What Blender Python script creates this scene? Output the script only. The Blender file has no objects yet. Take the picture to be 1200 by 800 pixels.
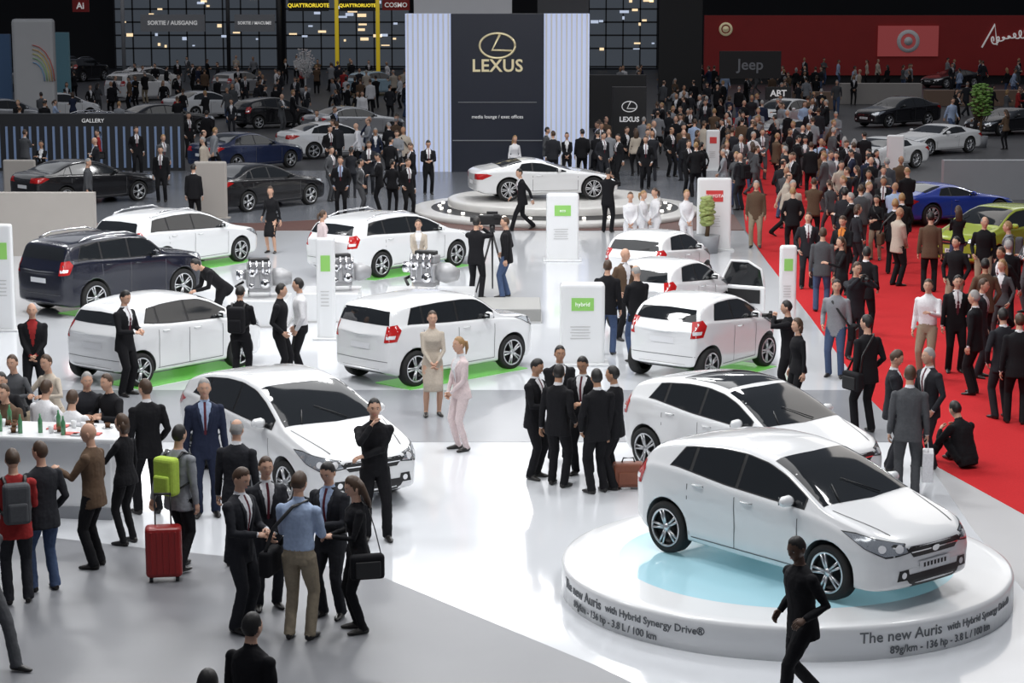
import bpy, bmesh, math, random, time
from math import sin, cos, tan, atan, atan2, pi, radians, exp, sqrt
from mathutils import Vector, Matrix
from mathutils import noise as NZ
from mathutils.bvhtree import BVHTree
from mathutils.geometry import delaunay_2d_cdt
R=random.Random(11)
SC=bpy.context.scene
COL=SC.collection
# ------------------------------------------------ survey (camera calibration -> floor coordinates, metres)
F=2450.0; CH=6.9; P=atan(425/F)
def G(px,py,z=0.0):
    x=(px-600)/F; v=-(py-400)/F
    d=Vector((x, cos(P)+v*sin(P), -sin(P)+v*cos(P)))
    s=(z-CH)/d.z
    return Vector((d.x*s,d.y*s,z))
def ZA(py,Y):
    v=-(py-400)/F
    return CH+Y*(-sin(P)+v*cos(P))/(cos(P)+v*sin(P))
def XA(px,py,Y):
    v=-(py-400)/F
    return Y*((px-600)/F)/(cos(P)+v*sin(P))
# ------------------------------------------------ materials
MATS={}
def mat(name,col,rough=.5,metal=0,emit=0,ecol=None,noise=0,nscale=20,bump=0,coat=0,spec=None):
    if name in MATS: return MATS[name]
    m=bpy.data.materials.new(name); m.use_nodes=True
    nt=m.node_tree; b=nt.nodes['Principled BSDF']
    b.inputs['Base Color'].default_value=(col[0],col[1],col[2],1)
    b.inputs['Roughness'].default_value=rough
    b.inputs['Metallic'].default_value=metal
    if coat: b.inputs['Coat Weight'].default_value=coat; b.inputs['Coat Roughness'].default_value=.05
    if spec is not None: b.inputs['Specular IOR Level'].default_value=spec
    if emit:
        b.inputs['Emission Color'].default_value=(*(ecol or col)[:3],1); b.inputs['Emission Strength'].default_value=emit
    if noise or bump:
        tc=nt.nodes.new('ShaderNodeTexCoord'); n=nt.nodes.new('ShaderNodeTexNoise')
        n.inputs['Scale'].default_value=nscale; n.inputs['Detail'].default_value=3
        nt.links.new(tc.outputs['Object'],n.inputs['Vector'])
        if noise:
            r=nt.nodes.new('ShaderNodeMapRange'); r.inputs[3].default_value=1-noise; r.inputs[4].default_value=1+noise
            mx=nt.nodes.new('ShaderNodeVectorMath'); mx.operation='SCALE'; mx.inputs[0].default_value=col[:3]
            nt.links.new(n.outputs[0],r.inputs[0]); nt.links.new(r.outputs[0],mx.inputs['Scale'])
            nt.links.new(mx.outputs[0],b.inputs['Base Color'])
        if bump:
            bp=nt.nodes.new('ShaderNodeBump'); bp.inputs['Strength'].default_value=bump; bp.inputs['Distance'].default_value=.01
            nt.links.new(n.outputs[0],bp.inputs['Height']); nt.links.new(bp.outputs[0],b.inputs['Normal'])
    MATS[name]=m; return m
def cloth(name,col): return mat('cloth_'+name,col,.85,noise=.18,nscale=35,spec=.2)
M_white=mat('white_gloss',(.76,.77,.78),.22,coat=.3)
M_black=mat('black_plastic',(.012,.012,.013),.45)
M_dark=mat('dark_paint',(.02,.021,.024),.5,noise=.15,nscale=3)
M_chrome=mat('chrome',(.8,.8,.82),.12,metal=1)
M_green=mat('green_graphic',(.24,.52,.12),.5,emit=.12)
M_grey=mat('grey_panel',(.27,.28,.30),.5,noise=.05,nscale=2)
M_lgrey=mat('light_grey_panel',(.5,.5,.5),.5,noise=.04,nscale=2)
M_beige=mat('beige_panel',(.42,.39,.36),.5,noise=.05,nscale=2)
M_red=mat('red_panel',(.33,.018,.017),.55,noise=.1,nscale=1)
M_gold=mat('gold_letters',(.75,.66,.42),.3,metal=.6,emit=.15)
M_txt=mat('dark_lettering',(.12,.13,.14),.5)
M_wtxt=mat('white_lettering',(.8,.8,.8),.5,emit=.25)
# ------------------------------------------------ mesh builder
class MB:
    def __init__(s): s.v=[]; s.f=[]; s.m=[]; s.s=[]
    def add(s,vs,fs,m=0,M=None,smooth=True):
        o=len(s.v)
        if M is not None: vs=[M@Vector(v) for v in vs]
        s.v+= [tuple(v) for v in vs]
        for i,f in enumerate(fs):
            s.f.append(tuple(a+o for a in f)); s.m.append(m[i] if isinstance(m,list) else m); s.s.append(smooth)
        return s
    def box(s,c,d,m=0,M=None,bev=0,seg=2):
        bm=bmesh.new(); bmesh.ops.create_cube(bm,size=1)
        for v in bm.verts: v.co=Vector((v.co.x*d[0],v.co.y*d[1],v.co.z*d[2]))
        if bev: bmesh.ops.bevel(bm,geom=bm.edges[:],offset=bev,segments=seg,affect='EDGES',profile=.5)
        bm.verts.index_update()
        vs=[v.co+Vector(c) for v in bm.verts]; fs=[[v.index for v in f.verts] for f in bm.faces]; bm.free()
        return s.add(vs,fs,m,M,False)
    def tube(s,pts,rad,m=0,n=10,ref=(1,0,0),cap=True,M=None,smooth=True,sq=1.0):
        pts=[Vector(p) for p in pts]; vs=[]; fs=[]; k=len(pts)
        for i,p in enumerate(pts):
            t=(pts[min(i+1,k-1)]-pts[max(i-1,0)])
            if t.length<1e-9: t=Vector((0,0,1))
            t.normalize(); r=Vector(ref)
            if abs(r.dot(t))>.97: r=Vector((0,1,0)) if abs(t.y)<.9 else Vector((0,0,1))
            a=(r-t*r.dot(t)).normalized(); b=t.cross(a)
            ra,rb=(rad[i] if isinstance(rad[i],(tuple,list)) else (rad[i],rad[i]))
            for j in range(n):
                w=2*pi*j/n; cc,ss=cos(w),sin(w)
                if sq!=1.0:
                    cc=math.copysign(abs(cc)**sq,cc); ss=math.copysign(abs(ss)**sq,ss)
                vs.append(p+a*(cc*ra)+b*(ss*rb))
        for i in range(k-1):
            for j in range(n):
                j2=(j+1)%n; fs.append((i*n+j,i*n+j2,(i+1)*n+j2,(i+1)*n+j))
        if cap:
            fs.append(tuple(range(n-1,-1,-1))); fs.append(tuple((k-1)*n+j for j in range(n)))
        return s.add(vs,fs,m,M,smooth)
    def cyl(s,c,r,h,m=0,n=24,axis='z',M=None,smooth=True,r2=None):
        c=Vector(c); d={'z':Vector((0,0,1)),'y':Vector((0,1,0)),'x':Vector((1,0,0))}[axis]
        return s.tube([c-d*h/2,c+d*h/2],[r,r if r2 is None else r2],m,n,M=M,smooth=False if n<12 else smooth)
    def ell(s,c,r,m=0,nu=12,nv=8,M=None):
        vs=[(c[0],c[1],c[2]-r[2])]
        for i in range(1,nv):
            a=-pi/2+pi*i/nv
            for j in range(nu):
                w=2*pi*j/nu; vs.append((c[0]+r[0]*cos(a)*cos(w),c[1]+r[1]*cos(a)*sin(w),c[2]+r[2]*sin(a)))
        vs.append((c[0],c[1],c[2]+r[2])); fs=[]; L=len(vs)-1
        for j in range(nu): fs.append((0,1+(j+1)%nu,1+j)); fs.append((L,L-nu+j,L-nu+(j+1)%nu))
        for i in range(nv-2):
            for j in range(nu):
                a=1+i*nu+j; b=1+i*nu+(j+1)%nu; fs.append((a,b,b+nu,a+nu))
        return s.add(vs,fs,m,M,True)
    def lathe(s,prof,m=0,n=32,axis='z',c=(0,0,0),M=None,smooth=True):
        vs=[];fs=[];k=len(prof); c=Vector(c)
        for (r,h) in prof:
            for j in range(n):
                w=2*pi*j/n
                if axis=='z': vs.append(c+Vector((r*cos(w),r*sin(w),h)))
                else: vs.append(c+Vector((r*cos(w),h,r*sin(w))))
        for i in range(k-1):
            for j in range(n):
                j2=(j+1)%n; fs.append((i*n+j,i*n+j2,(i+1)*n+j2,(i+1)*n+j))
        return s.add(vs,fs,m,M,smooth)
    def mesh(s,name,mats):
        me=bpy.data.meshes.new(name); me.from_pydata(s.v,[],s.f)
        for x in mats: me.materials.append(x)
        me.polygons.foreach_set('material_index',s.m); me.polygons.foreach_set('use_smooth',s.s)
        me.update(); return me
def obj(name,me,loc=(0,0,0),rz=0,scale=1,parent=None):
    o=bpy.data.objects.new(name,me); COL.objects.link(o)
    o.location=loc; o.rotation_euler=(0,0,rz)
    o.scale=(scale,)*3 if not isinstance(scale,(tuple,list)) else scale
    if parent: o.parent=parent
    return o
def evalmesh(me,mods):
    o=bpy.data.objects.new('tmp',me); COL.objects.link(o)
    for typ,kw in mods:
        md=o.modifiers.new('m',typ)
        for k,v in kw.items(): setattr(md,k,v)
    dg=bpy.context.evaluated_depsgraph_get(); e=o.evaluated_get(dg); r=bpy.data.meshes.new_from_object(e)
    bpy.data.objects.remove(o); return r
def text_mesh(s,size,m,ext=.01,align='CENTER',name='lettering',font_space=1.0,bold=0):
    cu=bpy.data.curves.new('t','FONT'); cu.body=s; cu.size=size; cu.extrude=ext; cu.align_x=align; cu.align_y='CENTER'
    cu.space_character=font_space; cu.offset=bold; cu.resolution_u=3
    o=bpy.data.objects.new('t',cu); COL.objects.link(o)
    dg=bpy.context.evaluated_depsgraph_get(); me=bpy.data.meshes.new_from_object(o.evaluated_get(dg))
    bpy.data.objects.remove(o); me.materials.clear(); me.materials.append(m); me.name=name; return me
def sign_text(parent,s,size,m,loc,**k):
    o=obj('lettering',text_mesh(s,size,m,**k),parent=parent); o.location=loc; o.rotation_euler=(pi/2,0,0); return o
# ------------------------------------------------ CARS
def ip(keys,t):
    if t<=keys[0][0]: return keys[0][1]
    for (a,b),(c,d) in zip(keys,keys[1:]):
        if t<=c: return b+(d-b)*(t-a)/(c-a)
    return keys[-1][1]
CS={
'hatch':dict(L=4.18,W=1.76,fo=.86,wb=2.6,wr=.325,tum=.42,
 top=[(0,.70),(.05,.76),(.18,.82),(.45,.90),(.75,.97),(.98,1.03),(1.3,1.20),(1.65,1.36),(1.95,1.45),(2.3,1.495),(2.7,1.495),(3.15,1.45),(3.5,1.39),(3.74,1.33),(3.84,1.27),(4.02,1.09),(4.11,1.0),(4.18,.93)],
 belt=[(0,.60),(.2,.72),(.9,.90),(1.2,.95),(2.5,1.01),(3.3,1.09),(3.8,1.08),(4.18,.88)],ws=(1.03,1.9),dlo=(1.28,3.42),pil=[2.32,3.08],rg=(1.12,1.30)),
'liftback':dict(L=4.42,W=1.745,fo=.90,wb=2.7,wr=.315,tum=.40,
 top=[(0,.68),(.05,.74),(.2,.80),(.5,.88),(.8,.96),(1.02,1.02),(1.35,1.18),(1.7,1.33),(2.05,1.44),(2.45,1.485),(2.9,1.475),(3.4,1.42),(3.8,1.33),(4.05,1.25),(4.2,1.15),(4.34,1.0),(4.42,.92)],
 belt=[(0,.58),(.2,.70),(.9,.87),(1.2,.93),(2.5,.99),(3.6,1.06),(4.1,1.05),(4.42,.86)],ws=(1.08,2.0),dlo=(1.34,3.7),pil=[2.45,3.3],rg=(1.06,1.2)),
'yaris':dict(L=3.74,W=1.7,fo=.8,wb=2.46,wr=.31,tum=.38,
 top=[(0,.74),(.05,.80),(.18,.88),(.42,.96),(.66,1.03),(.85,1.09),(1.12,1.25),(1.42,1.40),(1.7,1.49),(2.1,1.515),(2.6,1.505),(3.0,1.465),(3.28,1.41),(3.42,1.35),(3.52,1.25),(3.64,1.06),(3.70,.98),(3.74,.92)],
 belt=[(0,.64),(.18,.79),(.8,.95),(1.2,.99),(2.5,1.05),(3.15,1.11),(3.5,1.08),(3.74,.86)],ws=(.92,1.65),dlo=(1.12,3.12),pil=[2.08,2.8],rg=(1.12,1.30)),
'cruiser':dict(L=3.93,W=1.74,fo=.8,wb=2.46,wr=.335,tum=.28,
 top=[(0,.80),(.05,.88),(.18,.97),(.45,1.02),(.8,1.06),(1.05,1.10),(1.25,1.26),(1.45,1.41),(1.65,1.51),(2.0,1.545),(2.6,1.55),(3.1,1.535),(3.5,1.50),(3.68,1.44),(3.76,1.35),(3.86,1.05),(3.93,.95)],
 belt=[(0,.68),(.18,.89),(.9,.99),(1.3,1.03),(2.5,1.08),(3.4,1.14),(3.7,1.11),(3.93,.88)],ws=(1.1,1.63),dlo=(1.28,3.42),pil=[2.2,3.05],rg=(1.16,1.40)),
'suv':dict(L=4.35,W=1.82,fo=.85,wb=2.58,wr=.38,tum=.27,
 top=[(0,.92),(.05,1.0),(.18,1.07),(.5,1.12),(.9,1.16),(1.3,1.20),(1.48,1.34),(1.68,1.52),(1.88,1.64),(2.3,1.69),(2.9,1.70),(3.4,1.68),(3.85,1.63),(4.04,1.56),(4.14,1.46),(4.27,1.12),(4.35,1.0)],
 belt=[(0,.78),(.18,1.0),(.9,1.08),(1.3,1.12),(2.5,1.16),(3.6,1.22),(4.05,1.20),(4.35,.94)],ws=(1.34,1.86),dlo=(1.5,3.85),pil=[2.4,3.2],rg=(1.26,1.52),rails=1),
'wagon':dict(L=4.7,W=1.8,fo=.93,wb=2.72,wr=.325,tum=.36,
 top=[(0,.68),(.05,.75),(.2,.82),(.5,.89),(.9,.96),(1.15,1.02),(1.5,1.19),(1.85,1.35),(2.2,1.45),(2.6,1.49),(3.2,1.49),(3.8,1.455),(4.15,1.40),(4.33,1.33),(4.42,1.24),(4.57,1.05),(4.65,.98),(4.7,.9)],
 belt=[(0,.58),(.2,.72),(.9,.88),(1.3,.94),(2.5,.99),(3.9,1.06),(4.4,1.04),(4.7,.84)],ws=(1.2,2.1),dlo=(1.45,4.1),pil=[2.6,3.5],rg=(1.09,1.3),rails=1),
'micro':dict(L=2.99,W=1.68,fo=.53,wb=2.0,wr=.32,tum=.34,
 top=[(0,.74),(.05,.84),(.15,.92),(.35,.99),(.52,1.04),(.66,1.10),(.9,1.26),(1.15,1.40),(1.4,1.48),(1.7,1.50),(2.1,1.495),(2.4,1.455),(2.60,1.40),(2.72,1.32),(2.83,1.12),(2.93,1.0),(2.99,.92)],
 belt=[(0,.64),(.15,.80),(.6,.95),(1.0,.99),(2.0,1.07),(2.6,1.12),(2.85,1.06),(2.99,.86)],ws=(.72,1.35),dlo=(.92,2.38),pil=[1.75],rg=(1.12,1.33)),
'sedan':dict(L=4.85,W=1.83,fo=.93,wb=2.8,wr=.335,tum=.42,
 top=[(0,.68),(.05,.75),(.2,.82),(.6,.90),(1.1,.96),(1.42,1.01),(1.78,1.17),(2.12,1.32),(2.45,1.42),(2.85,1.455),(3.3,1.43),(3.65,1.34),(4.0,1.19),(4.22,1.12),(4.55,1.10),(4.72,1.06),(4.8,.98),(4.85,.9)],
 belt=[(0,.58),(.2,.72),(1.0,.88),(1.5,.94),(2.8,.99),(4.0,1.04),(4.6,1.03),(4.85,.84)],ws=(1.47,2.35),dlo=(1.7,3.8),pil=[2.75,3.5],rg=None,rw=(3.42,4.1)),
'sports':dict(L=4.5,W=1.9,fo=.88,wb=2.6,wr=.34,tum=.5,
 top=[(0,.52),(.05,.58),(.2,.66),(.6,.76),(1.1,.84),(1.5,.89),(1.85,1.0),(2.15,1.11),(2.45,1.19),(2.75,1.215),(3.1,1.18),(3.45,1.09),(3.8,1.0),(4.1,.95),(4.32,.92),(4.44,.86),(4.5,.78)],
 belt=[(0,.45),(.2,.58),(.9,.77),(1.5,.82),(2.6,.85),(3.4,.90),(4.1,.90),(4.5,.72)],ws=(1.56,2.3),dlo=(1.75,3.2),pil=[2.75],rg=None,rw=(3.05,3.7)),
}
CARMATS=[mat('car_paint_white',(.78,.79,.80),.20,coat=.8),mat('car_glass',(.012,.014,.016),.06,coat=.5),M_black,M_chrome,
 mat('headlamp',(.62,.65,.68),.12,metal=.75),mat('tail_lamp',(.45,.01,.01),.15,coat=.5),mat('tyre_rubber',(.014,.014,.014),.8),
 mat('alloy_rim',(.62,.63,.65),.28,metal=.85),mat('number_plate',(.75,.76,.78),.5),mat('panel_gap',(.10,.10,.105),.6),mat('lamp_reflector',(.95,.95,.97),.1,metal=.3)]
CARMESH={}
def bell(x): return exp(-x*x)
def half_section(c,t):
    L,W,fo,wb,wr=c['L'],c['W'],c['fo'],c['wb'],c['wr']
    zt=ip(c['top'],t); ze=min(ip(c['belt'],t),zt-.03)
    zb=ip([(0,.30),(.06,.22),(.3,.18),(L-.35,.20),(L-.1,.27),(L,.34)],t)
    w=W/2*ip([(0,.68),(.05,.78),(.15,.87),(.35,.945),(.7,.985),(L-.9,.985),(L-.35,.955),(L-.1,.895),(L,.82)],t)
    fl=.024*(bell((t-fo)/.36)+bell((t-fo-wb)/.36))
    wf=w+fl
    w7=w-.03; dz=zt-ze; wt=w7-c['tum']*dz
    H=ze-zb
    p=[(0,zb),(w*.72,zb),(w*.94,zb+.015),(w*.975,zb+.07),(wf*.985,zb+.20),(wf*.978,zb+H*.50),(wf*1.0,zb+H*.70),(w*.998,zb+H*.84),(w*.993,ze-.05),(w7+.012,ze-.008)]
    e=min(.02,dz*.2); p.append((w7-.012,ze+e))
    for k in (.3,.62,.88): p.append((w7-.012-(w7-.012-wt)*k,ze+e+(dz-e-min(.06,dz*.3))*k))
    ed=min(.06,dz*.30)
    p+= [(wt-.005,zt-ed),(wt-.05,zt-ed*.4),(wt-.15,zt-ed*.08),(wt*.45,zt+.006),(0,zt+.016)]
    return p,wt,zt,ze
def car_mesh(kind,moon=False):
    key=(kind,moon)
    if key in CARMESH: return CARMESH[key]
    c=CS[kind]; L,W,fo,wb,wr=c['L'],c['W'],c['fo'],c['wb'],c['wr']
    ks=[k[0] for k in c['top']]; ts=[]
    for a,b in zip(ks,ks[1:]):
        ts.append(a)
        if b-a>.16: ts.append((a+b)/2)
    ts.append(ks[-1]); vs=[];fs=[]
    n=len(half_section(c,1)[0]); N=2*(n-1)
    for t in ts:
        p,_,_,_=half_section(c,t)
        bw=.07 if (t<.25 or t>L-.25) else 0
        if t<L*.5: bw=-bw
        ring=[(L/2-t+bw*(y/(W/2))**2,y,z) for y,z in p]+[(L/2-t+bw*(y/(W/2))**2,-y,z) for y,z in p[-2:0:-1]]
        vs+=ring
    K=len(ts)
    for i in range(K-1):
        for j in range(N):
            j2=(j+1)%N; fs.append((i*N+j,(i+1)*N+j,(i+1)*N+j2,i*N+j2))
    for (o,fl) in ((0,False),((K-1)*N,True)):
        for j in range(n-1):
            a=o+j; b=o+j+1; cc=o+(N-j-1)%N; d=o+(N-j)%N
            q=[]; [q.append(x) for x in (a,b,cc,d) if x not in q]
            if fl: q.reverse()
            fs.append(tuple(q))
    me=bpy.data.meshes.new('b'); me.from_pydata(vs,[],fs); me.update()
    sub=evalmesh(me,[('SUBSURF',dict(levels=2))])
    bm=bmesh.new(); bm.from_mesh(sub); bmesh.ops.recalc_face_normals(bm,faces=bm.faces); bm.to_mesh(sub)
    bvh=BVHTree.FromBMesh(bm); bm.free()
    mb=MB()
    for wx in (L/2-fo,L/2-fo-wb):
        for s in (1,-1): mb.cyl((wx,s*(W/2-.1),wr+.01),wr+.045,.52,0,48,'y')
    cm=mb.mesh('cut',[M_black]); co=bpy.data.objects.new('cut',cm); COL.objects.link(co)
    bm=bmesh.new(); bm.from_mesh(cm); bmesh.ops.recalc_face_normals(bm,faces=bm.faces); bm.to_mesh(cm); bm.free()
    sub.materials.append(CARMATS[0])
    body=evalmesh(sub,[('BOOLEAN',dict(operation='DIFFERENCE',object=co,solver='EXACT',material_mode='TRANSFER'))])
    bpy.data.objects.remove(co)
    names=[m.name if m else '' for m in body.materials]
    o=MB()
    mi=[2 if (p.material_index<len(names) and names[p.material_index]==M_black.name) else 0 for p in body.polygons]
    o.add([v.co.copy() for v in body.vertices],[tuple(p.vertices) for p in body.polygons],mi)
    def decal(poly,proj,m,off=.004,step=.07):
        pts=[]
        for i,a in enumerate(poly):
            b=poly[(i+1)%len(poly)]; d=math.hypot(b[0]-a[0],b[1]-a[1]); k=max(1,int(d/step))
            for q in range(k): pts.append(Vector((a[0]+(b[0]-a[0])*q/k,a[1]+(b[1]-a[1])*q/k)))
        nb=len(pts); us=[p.x for p in pts]; vv=[p.y for p in pts]
        x=min(us)+step/2
        while x<max(us):
            y=min(vv)+step/2
            while y<max(vv):
                if all((p-Vector((x,y))).length>step*.45 for p in pts[:nb]): pts.append(Vector((x,y)))
                y+=step
            x+=step
        try: r=delaunay_2d_cdt(pts,[],[list(range(nb))],1,1e-6)
        except Exception as e: return
        out=[];ok=[]
        for p in r[0]:
            org,dr=proj(p.x,p.y); h=bvh.ray_cast(org,dr)
            if h[0] is None: out.append(Vector((0,0,0))); ok.append(False)
            else:
                nn=h[1]
                if nn.dot(dr)>0: nn=-nn
                out.append(h[0]+nn*off); ok.append(True)
        ff=[]
        for f in r[2]:
            if not all(ok[i] for i in f): continue
            pp=[out[i] for i in f]
            if max((pp[i]-pp[i-1]).length for i in range(len(pp)))>step*4+.1: continue
            ff.append(tuple(f))
        o.add(out,ff,m)
    def side(s): return lambda t,z:(Vector((L/2-t,s*3,z)),Vector((0,-s,0)))
    top=lambda t,y:(Vector((L/2-t,y,4)),Vector((0,0,-1)))
    front=lambda y,z:(Vector((4,y,z)),Vector((-1,0,0)))
    rear=lambda y,z:(Vector((-4,y,z)),Vector((1,0,0)))
    def diag(s,end):
        q=.7071; C=Vector((end*(L/2-.17),s*(W/2-.17),0)); dr=Vector((-end*q,-s*q,0)); u=Vector((-end*q,s*q,0))
        return lambda a,z:(C+u*a+Vector((0,0,z))-dr*3,dr)
    TOPZ=lambda t:ip(c['top'],t)
    t0,t1=c['dlo']; segs=[t0]+c['pil']+[t1]; NS=len(segs)-1
    gt=lambda t:TOPZ(t)-.092; gb=lambda t:ip(c['belt'],t)+.032
    for s in (1,-1):
        k=24; bot=[];tp=[]
        for q in range(k+1):
            t=t0-.03+(t1-t0+.05)*q/k; tt=t-.16*max(0,(q/k-.75)*4)
            bot.append((t,gb(t)-.014)); tp.append((tt,max(gt(tt)+.012,gb(t)-.004)))
        decal(bot+tp[::-1],side(s),2,.003)
        for i in range(NS):
            a=segs[i]+(.0 if i==0 else .025); b=segs[i+1]-.025*(i<NS-1)
            k=max(3,int((b-a)/.1)); bot=[];tp=[]
            for q in range(k+1):
                t=a+(b-a)*q/k
                tt=t-(.16*(q/k)**2 if i==NS-1 else 0)
                bot.append((t,gb(t))); tp.append((tt,max(gt(tt),gb(t)+.008)))
            decal(bot+tp[::-1],side(s),1,.0055)
        dr0=fo+wr+.10
        seams=[t for t in (dr0+.04,)+tuple(c['pil'][:1])]
        if len(c['pil'])>1: seams.append(c['pil'][1]+.02)
        for t in seams:
            zl=.30 if t<fo+wb-wr-.12 else wr*2+.10
            decal([(t-.006,zl),(t+.006,zl),(t+.006,gb(t)),(t-.006,gb(t))],side(s),9,.003,.12)
        decal([(dr0+.04,.29),(fo+wb-wr-.1,.29),(fo+wb-wr-.1,.302),(dr0+.04,.302)],side(s),9,.003,.2)
        for t in ([c['pil'][0]-.2]+([c['pil'][1]-.16] if len(c['pil'])>1 else [])):
            z=ip(c['belt'],t)-.10; h=bvh.ray_cast(Vector((L/2-t,s*3,z)),Vector((0,-s,0)))
            if h[0]:
                q=h[0]; o.tube([q+Vector((.09,0,0)),q+Vector((.06,s*.03,0)),q+Vector((-.06,s*.03,0)),q+Vector((-.09,0,0))],[.011,.013,.013,.011],0,8)
        if c.get('rails'):
            ra=[c['ws'][1]+.15+(c['dlo'][1]-c['ws'][1]-.3)*q/5 for q in range(6)]
            pts=[Vector((L/2-t,s*(half_section(c,t)[1]-.06),TOPZ(t)+(.05 if 0<q<5 else -.01))) for q,t in enumerate(ra)]
            o.tube(pts,[.018]*6,3,8,ref=(0,1,0))
        tm=c['ws'][0]+.40; zm=ip(c['belt'],tm)+.05
        h=bvh.ray_cast(Vector((L/2-tm,s*3,zm)),Vector((0,-s,0)))
        yy=abs(h[0].y) if h[0] else W/2-.1
        x=L/2-tm
        o.tube([(x,s*(yy-.02),zm),(x,s*(yy+.07),zm+.01)],[.03,.03],2,8)
        o.tube([(x,s*(yy+.05),zm+.04),(x,s*(yy+.09),zm+.045),(x,s*(yy+.18),zm+.045),(x,s*(yy+.22),zm+.03)],[(.05,.055),(.065,.07),(.06,.062),(.03,.035)],0,12)
        o.box((x-.055,s*(yy+.135),zm+.045),(.01,.13,.09),1,bev=.003)
        zh=ip(c['top'],.18)-.02
        if kind=='sports': hp=[(-.30,zh-.10),(.1,zh-.08),(.42,zh+.05),(.2,zh+.03),(-.25,zh-.02)]
        else: hp=[(-.30,zh-.15),(-.02,zh-.19),(.22,zh-.10),(.46,zh+.05),(.30,zh+.05),(.02,zh-.0),(-.24,zh-.045)]
        decal(hp,diag(s,1),2,.003,.05)
        cx=sum(a for a,b in hp)/len(hp); cz=sum(b for a,b in hp)/len(hp)
        decal([(cx+(a-cx)*.93,cz+(b-cz)*.88) for a,b in hp],diag(s,1),4,.007,.05)
        for a0 in (-.17,.02): decal([(a0+.045*cos(w*pi/6),zh-.095+.042*sin(w*pi/6)) for w in range(12)],diag(s,1),10,.012,.03)
        zr=ip(c['belt'],L-.3)
        if c['rg'] and kind!='liftback':
            rp=[(-.12,zr-.26),(.12,zr-.24),(.20,zr-.04),(.12,zr+.06),(-.06,zr+.03)]
            decal(rp,diag(s,-1),5,.006,.05); decal([(-.08,zr-.20),(.08,zr-.19),(.10,zr-.13),(-.08,zr-.14)],diag(s,-1),10,.009,.05)
        else: decal([(-.30,zr-.20),(.1,zr-.2),(.34,zr-.07),(.2,zr-.02),(-.25,zr-.04)],diag(s,-1),5,.006,.05)
        decal([(s*(W/2-.28),.34),(s*(W/2-.48),.34),(s*(W/2-.45),.46),(s*(W/2-.31),.46)],front,2,.004,.05)
        decal([(s*(W/2-.38)+.038*cos(w*pi/5),.40+.038*sin(w*pi/5)) for w in range(10)],front,10,.008,.03)
    a,b=c['ws']; k=8
    def hw(t): return half_section(c,t)[1]-.035
    l1=[(a+(b-a)*q/k,hw(a+(b-a)*q/k)) for q in range(k+1)]
    decal(l1+[(b-.04,0)]+[(t,-y) for t,y in l1[::-1]]+[(a-.07,0)],top,1)
    o.tube([(L/2-a+.03,.2,TOPZ(a)+.02),(L/2-a-.28,-.15,TOPZ(a+.28)+.03)],[.008,.006],2,6); o.tube([(L/2-a+.03,-.5,TOPZ(a)),(L/2-a-.22,-.37,TOPZ(a+.22)+.03)],[.008,.006],2,6)
    for s in (1,-1): decal([(.22,s*(W/2*.62)),(.24,s*(W/2*.60)),(a-.1,s*(W/2*.80)),(a-.1,s*(W/2*.80+.012))],top,9,.003,.12)
    if moon: decal([(b+.08,hw(b+.1)-.05),(c['dlo'][1]-.5,hw(c['dlo'][1]-.5)-.05),(c['dlo'][1]-.5,-hw(c['dlo'][1]-.5)+.05),(b+.08,-hw(b+.1)+.05)],top,1)
    if c['rg']:
        z0,z1=c['rg']; ww=lambda z:W/2*.93-.10-c['tum']*max(0,z-z0)-.03
        decal([(-ww(z0),z0),(ww(z0),z0),(ww(z1),z1),(0,z1+.02),(-ww(z1),z1)],rear,1)
        o.tube([(-L/2+.16,-.02,z0+.0),(-L/2+.18,-.4,z0+.06)],[.008,.006],2,6)
    else:
        a,b=c['rw']; l1=[(a+(b-a)*q/k,hw(a+(b-a)*q/k)) for q in range(k+1)]
        decal(l1+[(t,-y) for t,y in l1[::-1]],top,1)
    zg=ip(c['top'],.05)
    decal([(-.36,zg-.17),(.36,zg-.17),(.45,zg-.07),(.41,zg-.04),(-.41,zg-.04),(-.45,zg-.07)],front,2,.004,.06)
    decal([(-.40,zg-.115),(.40,zg-.115),(.41,zg-.10),(-.41,zg-.10)],front,3,.012,.06)
    decal([(-.38,.25),(.38,.25),(.50,.40),(-.50,.40)],front,2,.004,.06)
    decal([(.062*cos(w*pi/8),zg-.105+.042*sin(w*pi/8)) for w in range(16)],front,3,.02,.03)
    decal([(-.26,.425),(.26,.425),(.26,.53),(-.26,.53)],front,8,.018,.08)
    for q in range(7): decal([(-.2+q*.06,.455),(-.165+q*.06,.455),(-.165+q*.06,.505),(-.2+q*.06,.505)],front,2,.021,.08)
    zr=ip(c['belt'],L-.1)-.22
    decal([(-.26,zr-.06),(.26,zr-.06),(.26,zr+.05),(-.26,zr+.05)],rear,8,.01,.08)
    decal([(-.7,.50),(.7,.50),(.7,.51),(-.7,.51)],rear,9,.004,.08)
    decal([(-.55,.26),(.55,.26),(.5,.36),(-.5,.36)],rear,2,.004,.08)
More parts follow.
